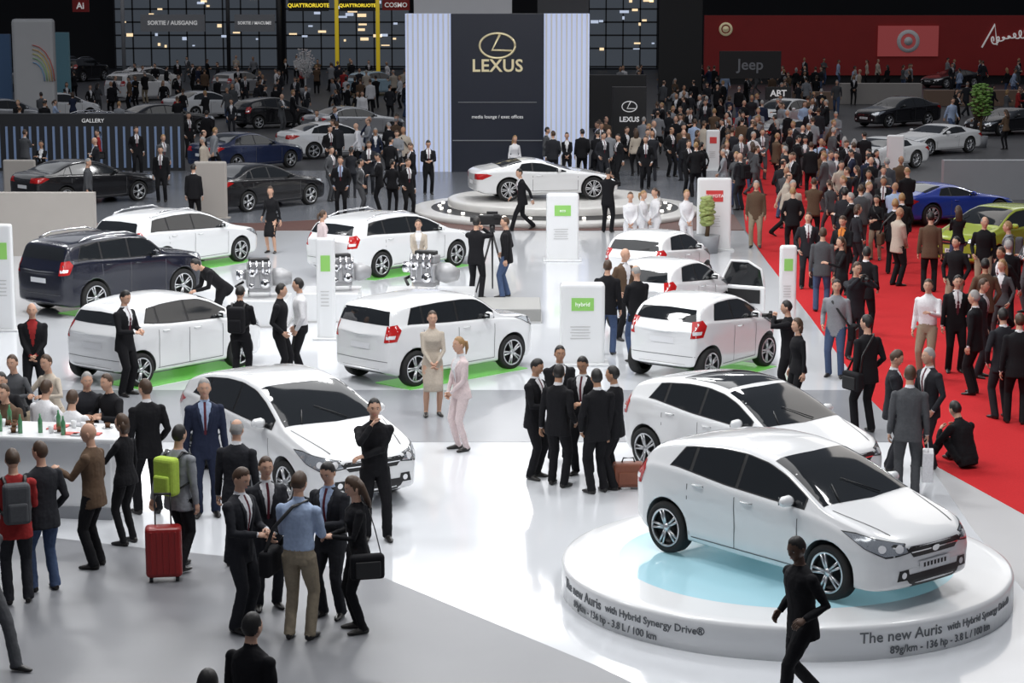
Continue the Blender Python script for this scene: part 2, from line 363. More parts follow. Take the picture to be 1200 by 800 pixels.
    for wx in (L/2-fo,L/2-fo-wb):
        for s in (1,-1):
            M=Matrix.Translation((wx,s*(W/2-.115),wr))
            if s<0: M=M@Matrix.Rotation(pi,4,'Z')
            rr=wr*.72
            o.lathe([(rr,.09),(rr+.02,.105),(wr-.03,.105),(wr-.006,.085),(wr,.05),(wr,-.06),(wr-.02,-.1),(rr,-.1)],6,40,'y',M=M)
            o.lathe([(rr,.10),(rr-.018,.098),(rr-.03,.06),(rr-.03,.02),(.001,.015)],2,36,'y',M=M)
            o.lathe([(rr+.006,.104),(rr-.014,.108),(rr-.022,.08),(rr-.024,.04)],7,36,'y',M=M)
            o.lathe([(.055,.06),(.05,.10),(.001,.105)],7,18,'y',M=M)
            ns=5 if kind!='sports' else 7
            for q in range(ns):
                for dq in (-.14,.14):
                    an=2*pi*q/ns
                    A=Vector((cos(an+dq*1.8)*.045,.088,sin(an+dq*1.8)*.045)); B=Vector((cos(an+dq)*(rr-.015),.095,sin(an+dq)*(rr-.015)))
                    o.tube([A,B],[(.016,.016),(.018,.016)],7,6,ref=(0,1,0),M=M)
    m=o.mesh(kind+'_body',CARMATS); CARMESH[key]=m; return m
def paint(name,col,metal=0): return mat('car_paint_'+name,col,.25,metal=metal,coat=.7)
PW=CARMATS[0]
CARBOX=[]
def car(name,kind,fr,re,z=0,pt=PW,moon=False,pad=False,sc=.95):
    c=CS[kind]; A=G(*fr,z); B=G(*re,z); f=(A-B).normalized(); right=Vector((f.y,-f.x,0))
    mid=(A+B)/2; sgn=1 if right.y<0 else -1
    ctr=mid-right*sgn*(c['W']/2-.03)*sc
    org=ctr-f*(c['L']/2-c['fo']-c['wb']/2)*sc
    o=obj(name,car_mesh(kind,moon),(org.x,org.y,z+.002),atan2(f.y,f.x),sc)
    s=o.material_slots[0]; s.link='OBJECT'; s.material=pt
    CARBOX.append((org.copy(),f,right,c['L']*sc/2+.28,c['W']*sc/2+.28))
    if pad:
        b=MB(); b.box((0,0,.006),(c['L']*.72,c['W']*.52,.012),0)
        q=ctr+right*sgn*c['W']*.27
        obj('lit_floor_panel',b.mesh('lit_floor_panel',[M_pad]),(q.x,q.y,0),atan2(f.y,f.x))
    return o
M_pad=mat('green_light_panel',(.12,.36,.08),.3,emit=.32,ecol=(.18,.60,.10))
# ------------------------------------------------ PEOPLE
def ik(a,b,l1,l2,hint):
    d=b-a; Ld=d.length
    if Ld>(l1+l2)*.998: b=a+d.normalized()*(l1+l2)*.998; d=b-a; Ld=d.length
    dn=d.normalized(); x=(l1*l1-l2*l2+Ld*Ld)/(2*Ld); h=sqrt(max(l1*l1-x*x,0))
    hint=Vector(hint); pr=(hint-dn*hint.dot(dn)); pr.normalize()
    return a+dn*x+pr*h,b
DP=dict(pz=.925,lean=2,ha=(.25,-.03,.84),hb=(-.25,-.03,.84),fa=(.11,.02,.08),fb=(-.11,.0,.08),ea=(.3,1,0),eb=(-.3,1,0),yaw=0,pit=0,curl=.45)
def PZ(**k): d=dict(DP); d.update(k); return d
POSES={
'stand':PZ(), 'stand2':PZ(fa=(.13,-.08,.08),hb=(-.22,-.12,.95),yaw=20,ha=(.26,.02,.83)),
'pocket':PZ(ha=(.21,-.10,.90),hb=(-.21,-.10,.90),ea=(1,.8,0),eb=(-1,.8,0),yaw=-15),
'hold':PZ(ha=(.07,-.30,1.12),hb=(-.09,-.30,1.10),pit=20,ea=(.6,.6,-.6),eb=(-.6,.6,-.6)),
'cross':PZ(ha=(-.10,-.20,1.22),hb=(.10,-.22,1.18),ea=(1,-.2,-.6),eb=(-1,-.2,-.6)),
'gest':PZ(ha=(.16,-.38,1.22),hb=(-.24,-.08,.86),yaw=10,ea=(.6,.5,-1)),
'chin':PZ(ha=(-.16,-.20,1.10),hb=(-.06,-.19,1.46),ea=(1,-.1,-.5),eb=(-.8,-.3,-1),fa=(.14,-.04,.08)),
'behind':PZ(ha=(.05,.18,.95),hb=(-.03,.19,.97),ea=(1,.6,0),eb=(-1,.6,0)),
'front':PZ(ha=(.05,-.20,.93),hb=(-.04,-.21,.92),ea=(1,.5,0),eb=(-1,.5,0)),
'walk':PZ(pz=.89,lean=6,fa=(.08,-.34,.09),fb=(-.08,.36,.15),ha=(.25,.20,.88),hb=(-.25,-.24,.92)),
'stride':PZ(pz=.905,lean=6,fa=(.08,-.25,.09),fb=(-.08,.26,.14),ha=(.25,-.16,1.00),hb=(-.24,-.10,.95),yaw=10,pit=14),
'walk2':PZ(pz=.905,lean=5,fa=(.08,.26,.13),fb=(-.08,-.24,.08),ha=(.25,-.18,.9),hb=(-.26,.14,.86)),
'photo':PZ(ha=(.07,-.24,1.50),hb=(-.07,-.24,1.50),ea=(.9,-.2,-.7),eb=(-.9,-.2,-.7),pit=5),
'sit':PZ(pz=.55,lean=8,fa=(.13,-.42,.08),fb=(-.12,-.38,.08),ha=(.14,-.34,.80),hb=(-.12,-.36,.80),ea=(.7,.8,0),eb=(-.7,.8,0),low=1),
'floor':PZ(pz=.14,lean=22,fa=(.15,-.60,.08),fb=(-.12,-.50,.08),ha=(.16,-.40,.50),hb=(-.12,-.38,.48),low=1,pit=15),
'bend':PZ(pz=.87,lean=48,fa=(.13,-.05,.08),fb=(-.12,.22,.09),ha=(.16,-.62,.85),hb=(-.12,-.60,.80),pit=10),
'pull':PZ(ha=(.30,.16,.80),hb=(-.25,-.02,.84),fa=(.1,-.16,.08),fb=(-.1,.14,.1)),
}
def sst(a,b,x):
    x=max(0,min(1,(x-a)/(b-a))); return x*x*(3-2*x)
def head(mb,M,hair,sex,hi):
    nu,nv=(30,24) if hi else (14,10)
    def base(n):
        nx,ny,nz=n; x=.077*nx; y=.096*ny; z=.122*nz
        if nz<0:
            x*=1-.30*(-nz)**1.6
            if ny>0: y*=1+.42*nz
        if ny<0:
            x*=1+.10*(1-abs(nz))*(-ny)
            y-=.024*exp(-(nx/.15)**2)*exp(-((nz+.16)/.12)**2)+.010*exp(-(nx/.10)**2)*exp(-((nz-.0)/.18)**2)
            y+=.011*(exp(-((nx-.38)/.2)**2)+exp(-((nx+.38)/.2)**2))*exp(-((nz-.06)/.11)**2)
            y-=.006*exp(-((nz-.22)/.09)**2)*exp(-(nx/.6)**2)
            y-=.016*exp(-(nx/.38)**2)*exp(-((nz+.86)/.2)**2)
            y-=.006*exp(-(nx/.28)**2)*exp(-((nz+.50)/.10)**2)
        return Vector((x,y,z))
    dirs=[Vector((0,0,-1))]
    for i in range(1,nv):
        a=-pi/2+pi*i/nv
        for j in range(nu):
            w=2*pi*j/nu; dirs.append(Vector((cos(a)*cos(w),cos(a)*sin(w),sin(a))))
    dirs.append(Vector((0,0,1))); fs=[]; Ld=len(dirs)-1
    for j in range(nu): fs.append((0,1+(j+1)%nu,1+j)); fs.append((Ld,Ld-nu+j,Ld-nu+(j+1)%nu))
    for i in range(nv-2):
        for j in range(nu):
            a=1+i*nu+j; b=1+i*nu+(j+1)%nu; fs.append((a,b,b+nu,a+nu))
    mb.add([base(d) for d in dirs],fs,0,M)
    if hair!='bald':
        vol={'short':.085,'long':.12,'bob':.13,'tail':.07,'thin':.03}[hair]
        def lim(d):
            h=sqrt(d.x*d.x+d.y*d.y)+1e-6; az=d.y/h
            l=.62+.06*cos(d.x*8)-.50*sst(-.75,-.25,az)-.62*sst(-.05,.35,az)
            if hair=='thin': l=.15-.6*sst(-.1,.5,az)
            if hair in('long','bob') and az>-.35: l-=.45
            return l
        hv=[];ok=[]
        for d in dirs:
            k=d.z-lim(d); ok.append(k>-.05)
            if hair=='thin' and (d.z>.66 or d.y<-.45): ok[-1]=False
            hv.append(base(d)*(1+vol*sst(-.05,.35,k)*(1+.12*sin(d.x*11+1)*sin(d.y*13))+.010))
        mb.add(hv,[f for f in fs if all(ok[i] for i in f)],1,M)
    if hair=='long': mb.tube([(0,.045,.06),(0,.070,-.02),(0,.078,-.12),(0,.085,-.22),(0,.082,-.29)],[(.07,.05),(.088,.05),(.095,.042),(.088,.034),(.05,.018)],1,12,M=M)
    if hair=='bob': mb.tube([(0,.03,.03),(0,.045,-.05),(0,.05,-.13)],[(.082,.065),(.09,.06),(.075,.04)],1,12,M=M)
    if hair=='tail': mb.tube([(0,.085,.04),(0,.125,.03),(0,.14,-.06),(0,.12,-.16)],[.02,.032,.028,.008],1,8,M=M)
    for s in (1,-1):
        mb.ell((s*.077,.010,-.010),(.010,.019,.031),0,8,6,M)
        if hi:
            mb.ell((s*.030,-.0765,.008),(.0135,.0085,.0065),7,8,6,M)
            mb.ell((s*.030,-.0840,.008),(.0058,.003,.0058),1,6,5,M)
            mb.tube([(s*.014,-.0935,.026),(s*.030,-.0905,.030),(s*.048,-.078,.026)],[.002,.003,.0015],1,6,M=M)
    mb.tube([(-.022,-.088,-.058),(0,-.0985,-.058),(.022,-.088,-.058)],[.002,.0055,.002],8,6,M=M)
def hand(mb,w,d,n,thumb,curl,hi):
    d=d.normalized(); n=(n-d*n.dot(d)).normalized(); l=d.cross(n)
    k=6 if hi else 4
    mb.tube([w-d*.03,w,w+d*.045,w+d*.085],[(.023,.019),(.027,.018),(.040,.017),(.037,.012)],0,10 if hi else 6,ref=l)
    for i in range(4):
        q=(i-1.5)*-thumb
        b=w+d*.078+l*q*.0195; ln=[.070,.079,.073,.056][i]; pts=[b]; a=.12
        for s,fr in enumerate((.45,.3,.25)):
            a+=curl*(.6+.25*s); b=b+(d*cos(a)+n*sin(a))*ln*fr*1.05; pts.append(b)
        mb.tube(pts,[.0098,.0092,.0082,.0062],0,k,ref=l)
    b=w+d*.022+l*thumb*.026; t=(d*.72+l*thumb*.62+n*.35).normalized(); t2=(d*.85+l*thumb*.15+n*.5).normalized()
    mb.tube([b,b+t*.038,b+t*.038+t2*.032,b+t*.038+t2*.056],[.0125,.0115,.0100,.007],0,k,ref=l)
SKINS=[mat('skin_a',(.56,.33,.23),.55,noise=.06),mat('skin_b',(.62,.38,.27),.55,noise=.06),mat('skin_c',(.42,.23,.14),.55,noise=.06),mat('skin_silhouette',(.10,.055,.035),.5)]  # last skin: shade of the silhouetted walker painted into the colour
HAIRS=[mat('hair_black',(.012,.010,.009),.5,noise=.3,nscale=60),mat('hair_brown',(.06,.032,.017),.5,noise=.3,nscale=60),mat('hair_blond',(.32,.19,.08),.5,noise=.3,nscale=60),mat('hair_grey',(.32,.31,.30),.6,noise=.3,nscale=60)]
M_eye=mat('eye_white',(.7,.68,.66),.3); M_lip=mat('lips',(.42,.14,.12),.5); M_shoe=mat('shoe_leather',(.015,.013,.012),.35)
PMESH={}
def person_mesh(pose,sex,outfit,hair,res):
    key=(pose,sex,outfit,hair,res)
    if key in PMESH: return PMESH[key]
    p=POSES[pose]; fem=sex=='f'; hi=res>0
    src=MB(); pel=Vector((0,0,p['pz'])); RL=Matrix.Rotation(radians(p['lean']),3,'X'); low=p.get('low')
    tp=lambda x,y,z: pel+RL@Vector((x,y,z-.93))
    def rings(L,m): src.tube([tp(0,y,z) for z,a,b,y in L],[(a,b) for z,a,b,y in L],m,20,sq=.9)
    if fem: up=[(1.00,.152,.110,0),(1.10,.126,.094,0),(1.20,.138,.105,-.005),(1.29,.152,.124,-.017),(1.36,.155,.108,-.006),(1.41,.145,.085,.005),(1.445,.100,.068,.010),(1.485,.058,.054,.012)]
    else:   up=[(1.00,.168,.118,0),(1.10,.158,.113,0),(1.20,.172,.122,-.003),(1.30,.186,.130,-.006),(1.36,.190,.122,0),(1.41,.182,.104,.006),(1.45,.128,.082,.010),(1.49,.070,.062,.012)]
    hipw=.172 if fem else .168
    if outfit in('suit','jacket'):
        h0=.86 if low else (.77 if not fem else .84)
        rings([(h0-.006,hipw+.002,.11,0),(h0,hipw+.024,.136,0),(h0+.03,hipw+.022,.134,0),(.93,hipw+.012,.128,0)]+up,2)
    elif outfit=='shirt':
        rings([(.975,hipw-.004,.122,0)]+up,2); rings([(.82,.15,.11,0),(.90,hipw,.122,0),(.985,hipw-.012,.118,0)],4)
    elif outfit=='dress': rings([(.88,hipw+.01,.125,0),(.93,hipw,.12,0)]+up,2)
    kn={}
    for s,f in ((1,p['fa']),(-1,p['fb'])):
        hip=pel+Vector((s*.088,0,-.02)); an=Vector(f); k,an=ik(hip,an,.435,.425,(s*.12,-1,0.05))
        bare=outfit=='dress'
        if bare: rr=[.085,.074,.052,.053,.034]; m=0
        elif fem: rr=[.094,.082,.060,.054,.047]; m=4
        else: rr=[.100,.089,.067,.064,.062]; m=4
        kn[s]=k; end=an+(an-k).normalized()*.035
        src.tube([hip,(hip+k)/2,k,(k*.6+an*.4),end],rr,m,12)
        dr=Vector((s*.18,-1,0)).normalized()
        if f[1]>.25: dr=Vector((s*.1,-1,-.45)).normalized()
        src.tube([an+dr*-.07+Vector((0,0,-.045)),an+dr*-.03+Vector((0,0,-.04)),an+dr*.05+Vector((0,0,-.042)),an+dr*.13+Vector((0,0,-.052)),an+dr*.185+Vector((0,0,-.058))],
            [(.028,.030),(.038,.040),(.043,.036),(.042,.026),(.022,.016)],5,10)
    if outfit=='dress':
        kk=(kn[1]+kn[-1])/2
        src.tube([pel+Vector((0,0,.02)),pel+Vector((0,0,-.12)),kk+Vector((0,0,.06)),kk+Vector((0,0,-.04))],[(hipw,.12),(hipw+.012,.13),(.165,.125),(.165,.125)],4,18)
    sw=.158 if fem else .188; arms=[]
    for s,hh,el in ((1,p['ha'],p['ea']),(-1,p['hb'],p['eb'])):
        sh=tp(s*sw,.008,1.375); e,w=ik(sh,Vector(hh),.275,.25,el)
        inn=tp(s*sw*.55,.008,1.405)
        rr=[.040,.062,.056,.048,.044,.036] if not fem else [.034,.050,.044,.038,.034,.027]
        src.tube([inn,sh,(sh+e)/2,e,(e+w)/2,w],rr,2,12)
        src.ell(sh+Vector((0,0,.004)),(rr[1]*1.03,)*3,2,12,8)
        fd=(w-e).normalized(); arms.append((s,w,fd))
        if outfit=='suit': src.tube([w-fd*.02,w+fd*.012],[.030,.031],3,10)
        n=Vector((-s,0,0)) if abs(fd.z)>.6 else Vector((-s*.5,0,-.8))
        src.tube([w-fd*.02,w+fd*.05,w+fd*.085],[(.025,.020),(.034,.016),(.034,.012)],0,8,ref=fd.cross(n))
    src.tube([tp(0,.012,1.44),tp(0,.0,1.56),tp(0,-.01,1.62)],[.057,.053,.05],0,12)
    if outfit in('suit','shirt'): src.tube([tp(0,.012,1.46),tp(0,.004,1.518)],[(.066,.066),(.0595,.0595)],3 if outfit=='suit' else 2,14)
    sm=src.mesh('src',[]); bvh=BVHTree.FromPolygons(src.v,src.f)
    me=evalmesh(sm,[('REMESH',dict(mode='VOXEL',voxel_size=(.030,.016,.0105)[res])),('SMOOTH',dict(factor=.5,iterations=2 if hi else 1))])
    out=MB(); vs=[]; RI=RL.inverted()
    for v in me.vertices:
        c=v.co.copy()
        if res==2:
            m=src.m[bvh.find_nearest(c)[2]]
            if m in(2,3,4): c=c+v.normal*(.006*NZ.noise(Vector((c.x*16,c.y*16,c.z*9)))+.003*NZ.noise(c*34))
        vs.append(c)
    fs=[];ms=[]
    for f in me.polygons:
        c=f.center; h=bvh.find_nearest(c); m=src.m[h[2]] if h[2] is not None else 2
        if outfit=='suit' and m==2:
            q=RI@(c-pel); z=q.z+.93
            if 1.08<z<1.50 and q.y<-.04 and f.normal.y<-.2:
                if abs(q.x)<.010+.19*(z-1.08):
                    m=3
                    if abs(q.x)<.014+.012*(1.45-z) and not fem and hair!='bald': m=6
        fs.append(tuple(f.vertices)); ms.append(m)
    out.add(vs,fs,ms)
    for s,w,fd in arms:
        n=Vector((-s,0,0)) if abs(fd.z)>.6 else Vector((-s*.5,0,-.8))
        nn=(n-fd*n.dot(fd)).normalized(); l=fd.cross(nn)
        want=Vector((0,-1,0)) if fd.z<-.6 else (Vector((-s,0,.4)) if fd.z<.5 else Vector((-s,0,0)))
        hand(out,w,fd,nn,1 if l.dot(want)>0 else -1,p['curl'],hi)
    if outfit=='suit' and res==2:
        for s in (1,-1):
            pts=[]
            for z in (1.09,1.20,1.32,1.42):
                x=.024+.19*(z-1.08); h=bvh.ray_cast(tp(s*x,-.30,z),RL@Vector((0,1,0)))
                q=h[0] if h[0] else tp(s*x,-.12,z)
                if (RI@(q-pel)).y<-.17: q=tp(s*x,-.12,z)
                pts.append(q+Vector((0,-.004,0)))
            out.tube(pts,[(.010,.005),(.020,.006),(.026,.006),(.016,.006)],2,8)
    M=Matrix.Translation(tp(0,-.015,1.655))@Matrix.Rotation(radians(p['yaw']),4,'Z')@Matrix.Rotation(radians(p['lean']*.4+p['pit']),4,'X')
    head(out,M,hair,sex,hi)
    zmin=min(v[2] for v in out.v)
    out.v=[(a,b,c-zmin) for a,b,c in out.v]
    m=out.mesh('figure',[SKINS[0],HAIRS[0],cloth('black',(.015,.015,.017)),cloth('white',(.75,.75,.75)),cloth('black',(0,0,0)),M_shoe,cloth('tie',(.1,.02,.03)),M_eye,M_lip])
    bpy.data.meshes.remove(me); bpy.data.meshes.remove(sm)
    PMESH[key]=m; return m
CL={'k':cloth('black',(.010,.010,.012)),'d':cloth('charcoal',(.022,.023,.028)),'n':cloth('navy',(.018,.024,.05)),'g':cloth('grey',(.08,.083,.09)),
 'w':cloth('white',(.70,.70,.72)),'b':cloth('light_blue',(.36,.45,.62)),'c':cloth('khaki',(.30,.25,.18)),'p':cloth('pale_pink',(.66,.55,.55)),'e':cloth('beige',(.48,.42,.35)),
 'r':cloth('red',(.30,.025,.025)),'j':cloth('denim',(.06,.09,.17)),'t':cloth('tan_brown',(.11,.07,.045)),'l':cloth('lime',(.40,.55,.08)),'o':cloth('orange',(.6,.2,.04)),'s':cloth('silver_grey',(.24,.25,.27))}
def person(px,py,hd,pose='stand',sex='m',outfit='suit',cols='kwk',hair='short',hc=0,skin=0,h=None,res=None,z=0,loc=None,extra=None):
    L=G(px,py,z) if loc is None else Vector(loc)
    if res is None: res=2 if L.y<31 else (1 if L.y<52 else 0)
    if h is None: h=(1.78 if sex=='m' else 1.68)+R.uniform(-.04,.04)
    o=obj('woman' if sex=='f' else 'man',person_mesh(pose,sex,outfit,hair,res),L,radians(hd),h/1.78)
    for i,m in ((0,SKINS[skin]),(1,HAIRS[hc]),(2,CL[cols[0]]),(3,CL[cols[1]]),(4,CL[cols[2]])):
        s=o.material_slots[i]; s.link='OBJECT'; s.material=m
    if extra:
        for e in extra: accessory(o,e,pose)
    return o
def accessory(o,e,pose):
    k,c=e.split(':'); b=MB(); m=[CL[c],M_black]
    if k=='backpack':
        b.box((0,.215,1.20),(.30,.17,.46),0,bev=.05,seg=3); b.box((0,.31,1.11),(.22,.06,.22),0,bev=.025)
        for s in (1,-1): b.tube([(s*.10,.15,1.38),(s*.12,.05,1.475),(s*.13,-.08,1.42),(s*.14,-.145,1.28),(s*.17,0,1.10),(s*.13,.14,1.05)],[(.022,.007)]*6,1,6)
        n='backpack'
    elif k=='bag':
        b.box((.30,.04,.82),(.13,.38,.28),0,bev=.04,seg=3); b.box((.37,.04,.80),(.03,.28,.18),1,bev=.012)
        b.tube([(.30,.20,.93),(.22,.15,1.2),(.02,.11,1.43),(-.10,.0,1.485),(-.05,-.13,1.38),(.12,-.15,1.15),(.28,-.12,.93)],[(.02,.006)]*7,1,6); n='shoulder_bag'
    elif k=='camera':
        b.box((0,-.315,1.50),(.14,.07,.10),1,bev=.012); b.cyl((0,-.40,1.50),.035,.12,1,14,'y'); b.box((0,-.31,1.56),(.06,.06,.04),1,bev=.01); n='photo_camera'
    elif k=='paper':
        b.box((0,-.37,1.13),(.21,.15,.006),0); n='leaflet'
    elif k=='carrier':
        b.box((-.27,-.05,.42),(.14,.34,.40),0,bev=.01); b.tube([(-.27,-.15,.62),(-.26,-.12,.74),(-.26,.02,.74),(-.27,.06,.62)],[.006]*4,0,6); n='carrier_bag'
    obj(n,b.mesh(n,m),parent=o)
# ------------------------------------------------ FLOORS
def slab(name,pts,z0,z1,m,px=True):
    P3=[G(a,b) for a,b in pts] if px else [Vector((a,b,0)) for a,b in pts]
    n=len(P3); vs=[(p.x,p.y,z0) for p in P3]+[(p.x,p.y,z1) for p in P3]
    fs=[tuple(range(n,2*n)),tuple(range(n-1,-1,-1))]+[(i,(i+1)%n,n+(i+1)%n,n+i) for i in range(n)]
    b=MB(); b.add(vs,fs,0,smooth=False); me=b.mesh(name,[m])
    bm=bmesh.new(); bm.from_mesh(me); bmesh.ops.recalc_face_normals(bm,faces=bm.faces); bm.to_mesh(me); bm.free()
    return obj(name,me)
M_floor=mat('hall_floor',(.06,.06,.065),.45,noise=.15,nscale=.4)
M_stand=mat('white_stand_floor',(.66,.68,.71),.12,noise=.04,nscale=.6,coat=.4)
M_strip=mat('grey_stand_floor',(.26,.27,.29),.25,noise=.05,nscale=.7)
M_gfl=mat('grey_aisle_floor',(.20,.205,.22),.4,noise=.08,nscale=.8)
M_lfl=mat('light_grey_floor',(.45,.45,.46),.35,noise=.05,nscale=.8)
M_carpet=mat('red_carpet',(.48,.022,.026),.95,noise=.22,nscale=60,bump=.3,spec=.1)
slab('floor',[(-90,8),(90,8),(110,190),(-110,190)],-.10,-.004,M_floor,px=False)
slab('floor_stand',[(-160,270),(872,270),(900,308),(950,372),(1022,470),(1100,548),(1140,620),(1240,740),(1330,860),(870,860),(700,780),(560,722),(430,668),(170,642),(-200,600)],-.004,0,M_stand)
slab('floor_grey_strip',[(-160,457),(1012,457),(1066,518),(-190,518)],0,.004,M_strip)
slab('floor_aisle',[(-200,600),(170,642),(430,668),(560,722),(700,780),(870,860),(900,1300),(-500,1300)],-.004,.0,M_gfl)
slab('floor_light',[(1075,523),(1100,548),(1240,625),(1600,860),(1330,860),(1240,740),(1140,620)],0,.003,M_lfl)
slab('carpet',[(845,138),(868,220),(874,270),(900,308),(950,372),(1022,470),(1100,548),(1240,625),(1500,760),(1900,600),(1300,330),(1130,268),(1085,240),(1010,190),(960,138)],-.004,.006,M_carpet)
slab('floor_lounge',[(-160,270),(872,270),(860,252),(520,250),(300,262),(-160,262)],-.004,.02,mat('brown_step',(.10,.04,.03),.5))
slab('floor_grey_stand',[(-160,262),(300,262),(520,250),(860,252),(850,200),(-160,200)],-.004,.012,mat('mid_grey_floor',(.15,.16,.18),.25))
# ------------------------------------------------ TURNTABLES
tc=G(920,655,.37); TR=2.55
b=MB()
b.lathe([(.001,.0),(TR,.0),(TR,.325),(TR-.015,.36),(TR-.05,.37),(TR-.20,.37)],0,128)
b.lathe([(TR-.20,.37),(1.9,.371)],0,128); b.lathe([(1.9,.3712),(.9,.3713),(.001,.3714)],1,96)
tt=obj('turntable',b.mesh('turntable',[M_white,mat('pale_cyan_lit_glass',(.36,.58,.66),.12,emit=.12,ecol=(.45,.85,.95))]),(tc.x,tc.y,0))
def bent_text(s,size,ang,z,parent,Rr,align='CENTER'):
    me=text_mesh(s,size,M_txt,ext=.003,name='lettering',bold=.001,align=align)
    wd=max(v.co.x for v in me.vertices)
    for v in me.vertices:
        x,y,q=v.co; a=ang+x/Rr; v.co=((Rr+q+.004)*cos(a),(Rr+q+.004)*sin(a),z+y)
    obj('lettering',me,parent=parent); return wd
for a0 in (-80,-170):
    wd=bent_text('The new Auris',.165,radians(a0),.235,tt,TR,'LEFT'); bent_text('with Hybrid Synergy Drive®',.115,radians(a0)+(wd+.08)/TR,.232,tt,TR,'LEFT')
    bent_text('89g/km - 136 hp - 3.8 L / 100 km',.112,radians(a0)+.34/TR,.085,tt,TR,'LEFT')
lc=G(650,241,.2)
b=MB()
b.lathe([(.001,0),(4.3,0),(4.3,.14),(4.25,.16),(3.7,.17)],0,96); b.lathe([(3.7,.17),(3.5,.18),(3.2,.24)],1,96)
b.lathe([(3.2,.24),(3.2,.42),(3.15,.45),(2.9,.46),(.001,.46)],0,96)
for i in range(28):
    a=2*pi*i/28; b.cyl((3.45*cos(a),3.45*sin(a),.21),.05,.05,2,10)
obj('round_display_stage',b.mesh('round_display_stage',[mat('pale_stage',(.60,.59,.57),.3),M_black,mat('lamp_glow',(1,.95,.85),.4,emit=6)]),(lc.x,lc.y,0))
# ------------------------------------------------ place cars
car('hatchback_car','hatch',(968,703),(781,648),.372,sc=.94)
car('hatchback_car','hatch',(903,590),(753,549),0,moon=True,sc=.94)
car('liftback_car','liftback',(343,597),(224,545),sc=1.0)
car('compact_suv','cruiser',(604,432),(484,454),pad=True,sc=.94)
car('hatchback_car','yaris',(285,430),(163,454),pad=True,sc=.95)
car('suv','suv',(221,352),(107,370),pt=paint('midnight',(.006,.008,.020)),pad=True,sc=.94)
car('estate_car','wagon',(289,306),(188,322),pad=True)
car('estate_car','wagon',(537,312),(446,326),pad=True,sc=.96)
car('city_car','micro',(898,430),(834,448),pad=True,sc=.95)
car('city_car','micro',(852,377),(793,394),sc=.93)
car('city_car','micro',(832,336),(780,351),sc=.93)
car('sports_car','sports',(692,234),(600,236),.462,sc=.98)
pk=paint('black',(.010,.010,.012)); pn=paint('dark_blue',(.012,.02,.06)); pg=paint('silver',(.42,.43,.45),.5); pb=paint('blue',(.02,.05,.36)); py_=paint('lime',(.34,.42,.04)); pl=paint('light_blue',(.35,.5,.6)); pr=paint('red',(.4,.02,.02))
car('sedan_car','sedan',(160,236),(82,243),pt=pk)
car('sedan_car','sedan',(347,196),(272,203),pt=pn)
car('sedan_car','sedan',(366,240),(290,249),pt=pk)
car('sports_car','sports',(1172,260),(1090,266),pt=pb)
car('hatchback_car','yaris',(1162,318),(1244,306),pt=py_)
car('sports_car','sports',(1010,203),(1086,196))
car('sports_car','sports',(1075,184),(1150,178))
car('hatchback_car','hatch',(908,156),(962,149))
car('sports_car','sports',(975,171),(925,174),pt=pg)
car('sedan_car','sedan',(1040,150),(1090,147),pt=pk)
car('sports_car','sports',(1100,104),(1150,102),pt=pk)
car('sports_car','sports',(1165,160),(1225,156),pt=pk)
for i,(n,k,x,y,pp) in enumerate([('hatchback_car','hatch',80,143,PW),('sedan_car','sedan',255,139,PW),('suv','suv',175,118,PW),('suv','suv',110,95,pk),('sedan_car','sedan',205,158,pk),
    ('hatchback_car','yaris',290,112,pg),('hatchback_car','yaris',447,112,pl),('estate_car','wagon',140,172,pn),('sedan_car','sedan',428,162,pg),('suv','suv',35,120,pk),('hatchback_car','hatch',330,150,pk),('sedan_car','sedan',405,185,PW),('hatchback_car','hatch',15,152,pg),('estate_car','wagon',190,105,PW)]):
    s=(y+25)/6.9; car(n,k,(x+1.15*s,y-1.5),(x-1.15*s,y+1.5),pt=pp)
q=G(870,377); b=MB()
b.box((0,0,.55),(.05,1.0,.55),0,bev=.02)
b.tube([(0,-.48,.82),(0,-.40,1.2),(0,-.1,1.36),(0,.3,1.36),(0,.48,1.0),(0,.48,.82)],[.025]*6,0,8)
b.add([(0,-.46,.83),(0,-.38,1.18),(0,-.1,1.33),(0,.3,1.33),(0,.46,1.0),(0,.46,.83)],[(0,1,2,3,4,5)],1,smooth=False)
b.box((-.04,0,.6),(.03,.8,.3),2,bev=.01)
obj('car_door',b.mesh('car_door',[PW,CARMATS[1],M_black]),(q.x,q.y-.1,.0),radians(62),.93)
# ------------------------------------------------ STRUCTURES
def vpanel(name,x0,x1,yt,yb,Y,m,th=.3,base=None,bev=0):
    X0=XA(x0,yb,Y);X1=XA(x1,yb,Y);zt=ZA(yt,Y);zb=ZA(yb,Y) if base is None else base
    b=MB(); b.box((0,0,(zt-zb)/2),(X1-X0,th,zt-zb),0,bev=bev); o=obj(name,b.mesh(name,[m]),((X0+X1)/2,Y+th/2,zb)); return o,(X1-X0),zt-zb
Y=76.0
M_navy=mat('navy_wall',(.006,.010,.024),.35,noise=.1,nscale=1)
M_blue=mat('pale_blue_lit_panel',(.50,.56,.70),.4,emit=.38,ecol=(.50,.58,.9))
x0,x1,x2,x3=[XA(a,100,Y) for a in (476,529,637,690)]; zt=ZA(16,Y)
b=MB(); b.box(((x1+x2)/2,0,zt/2),(x2-x1,.8,zt),0)
for a,c in ((x0,x1),(x2,x3)):
    b.box(((a+c)/2,.05,zt/2),(c-a,.8,zt),1)
    n=9
    for i in range(n): b.box((a+(c-a)*(i+.5)/n,-.37,zt/2),((c-a)/n*.35,.03,zt),2)
b.box(((x1+x2)/2,-.42,1.15),(x2-x1-.1,.06,.03),3); b.box(((x1+x2)/2,-.41,ZA(119,Y)),(x2-x1-.5,.03,.02),3)
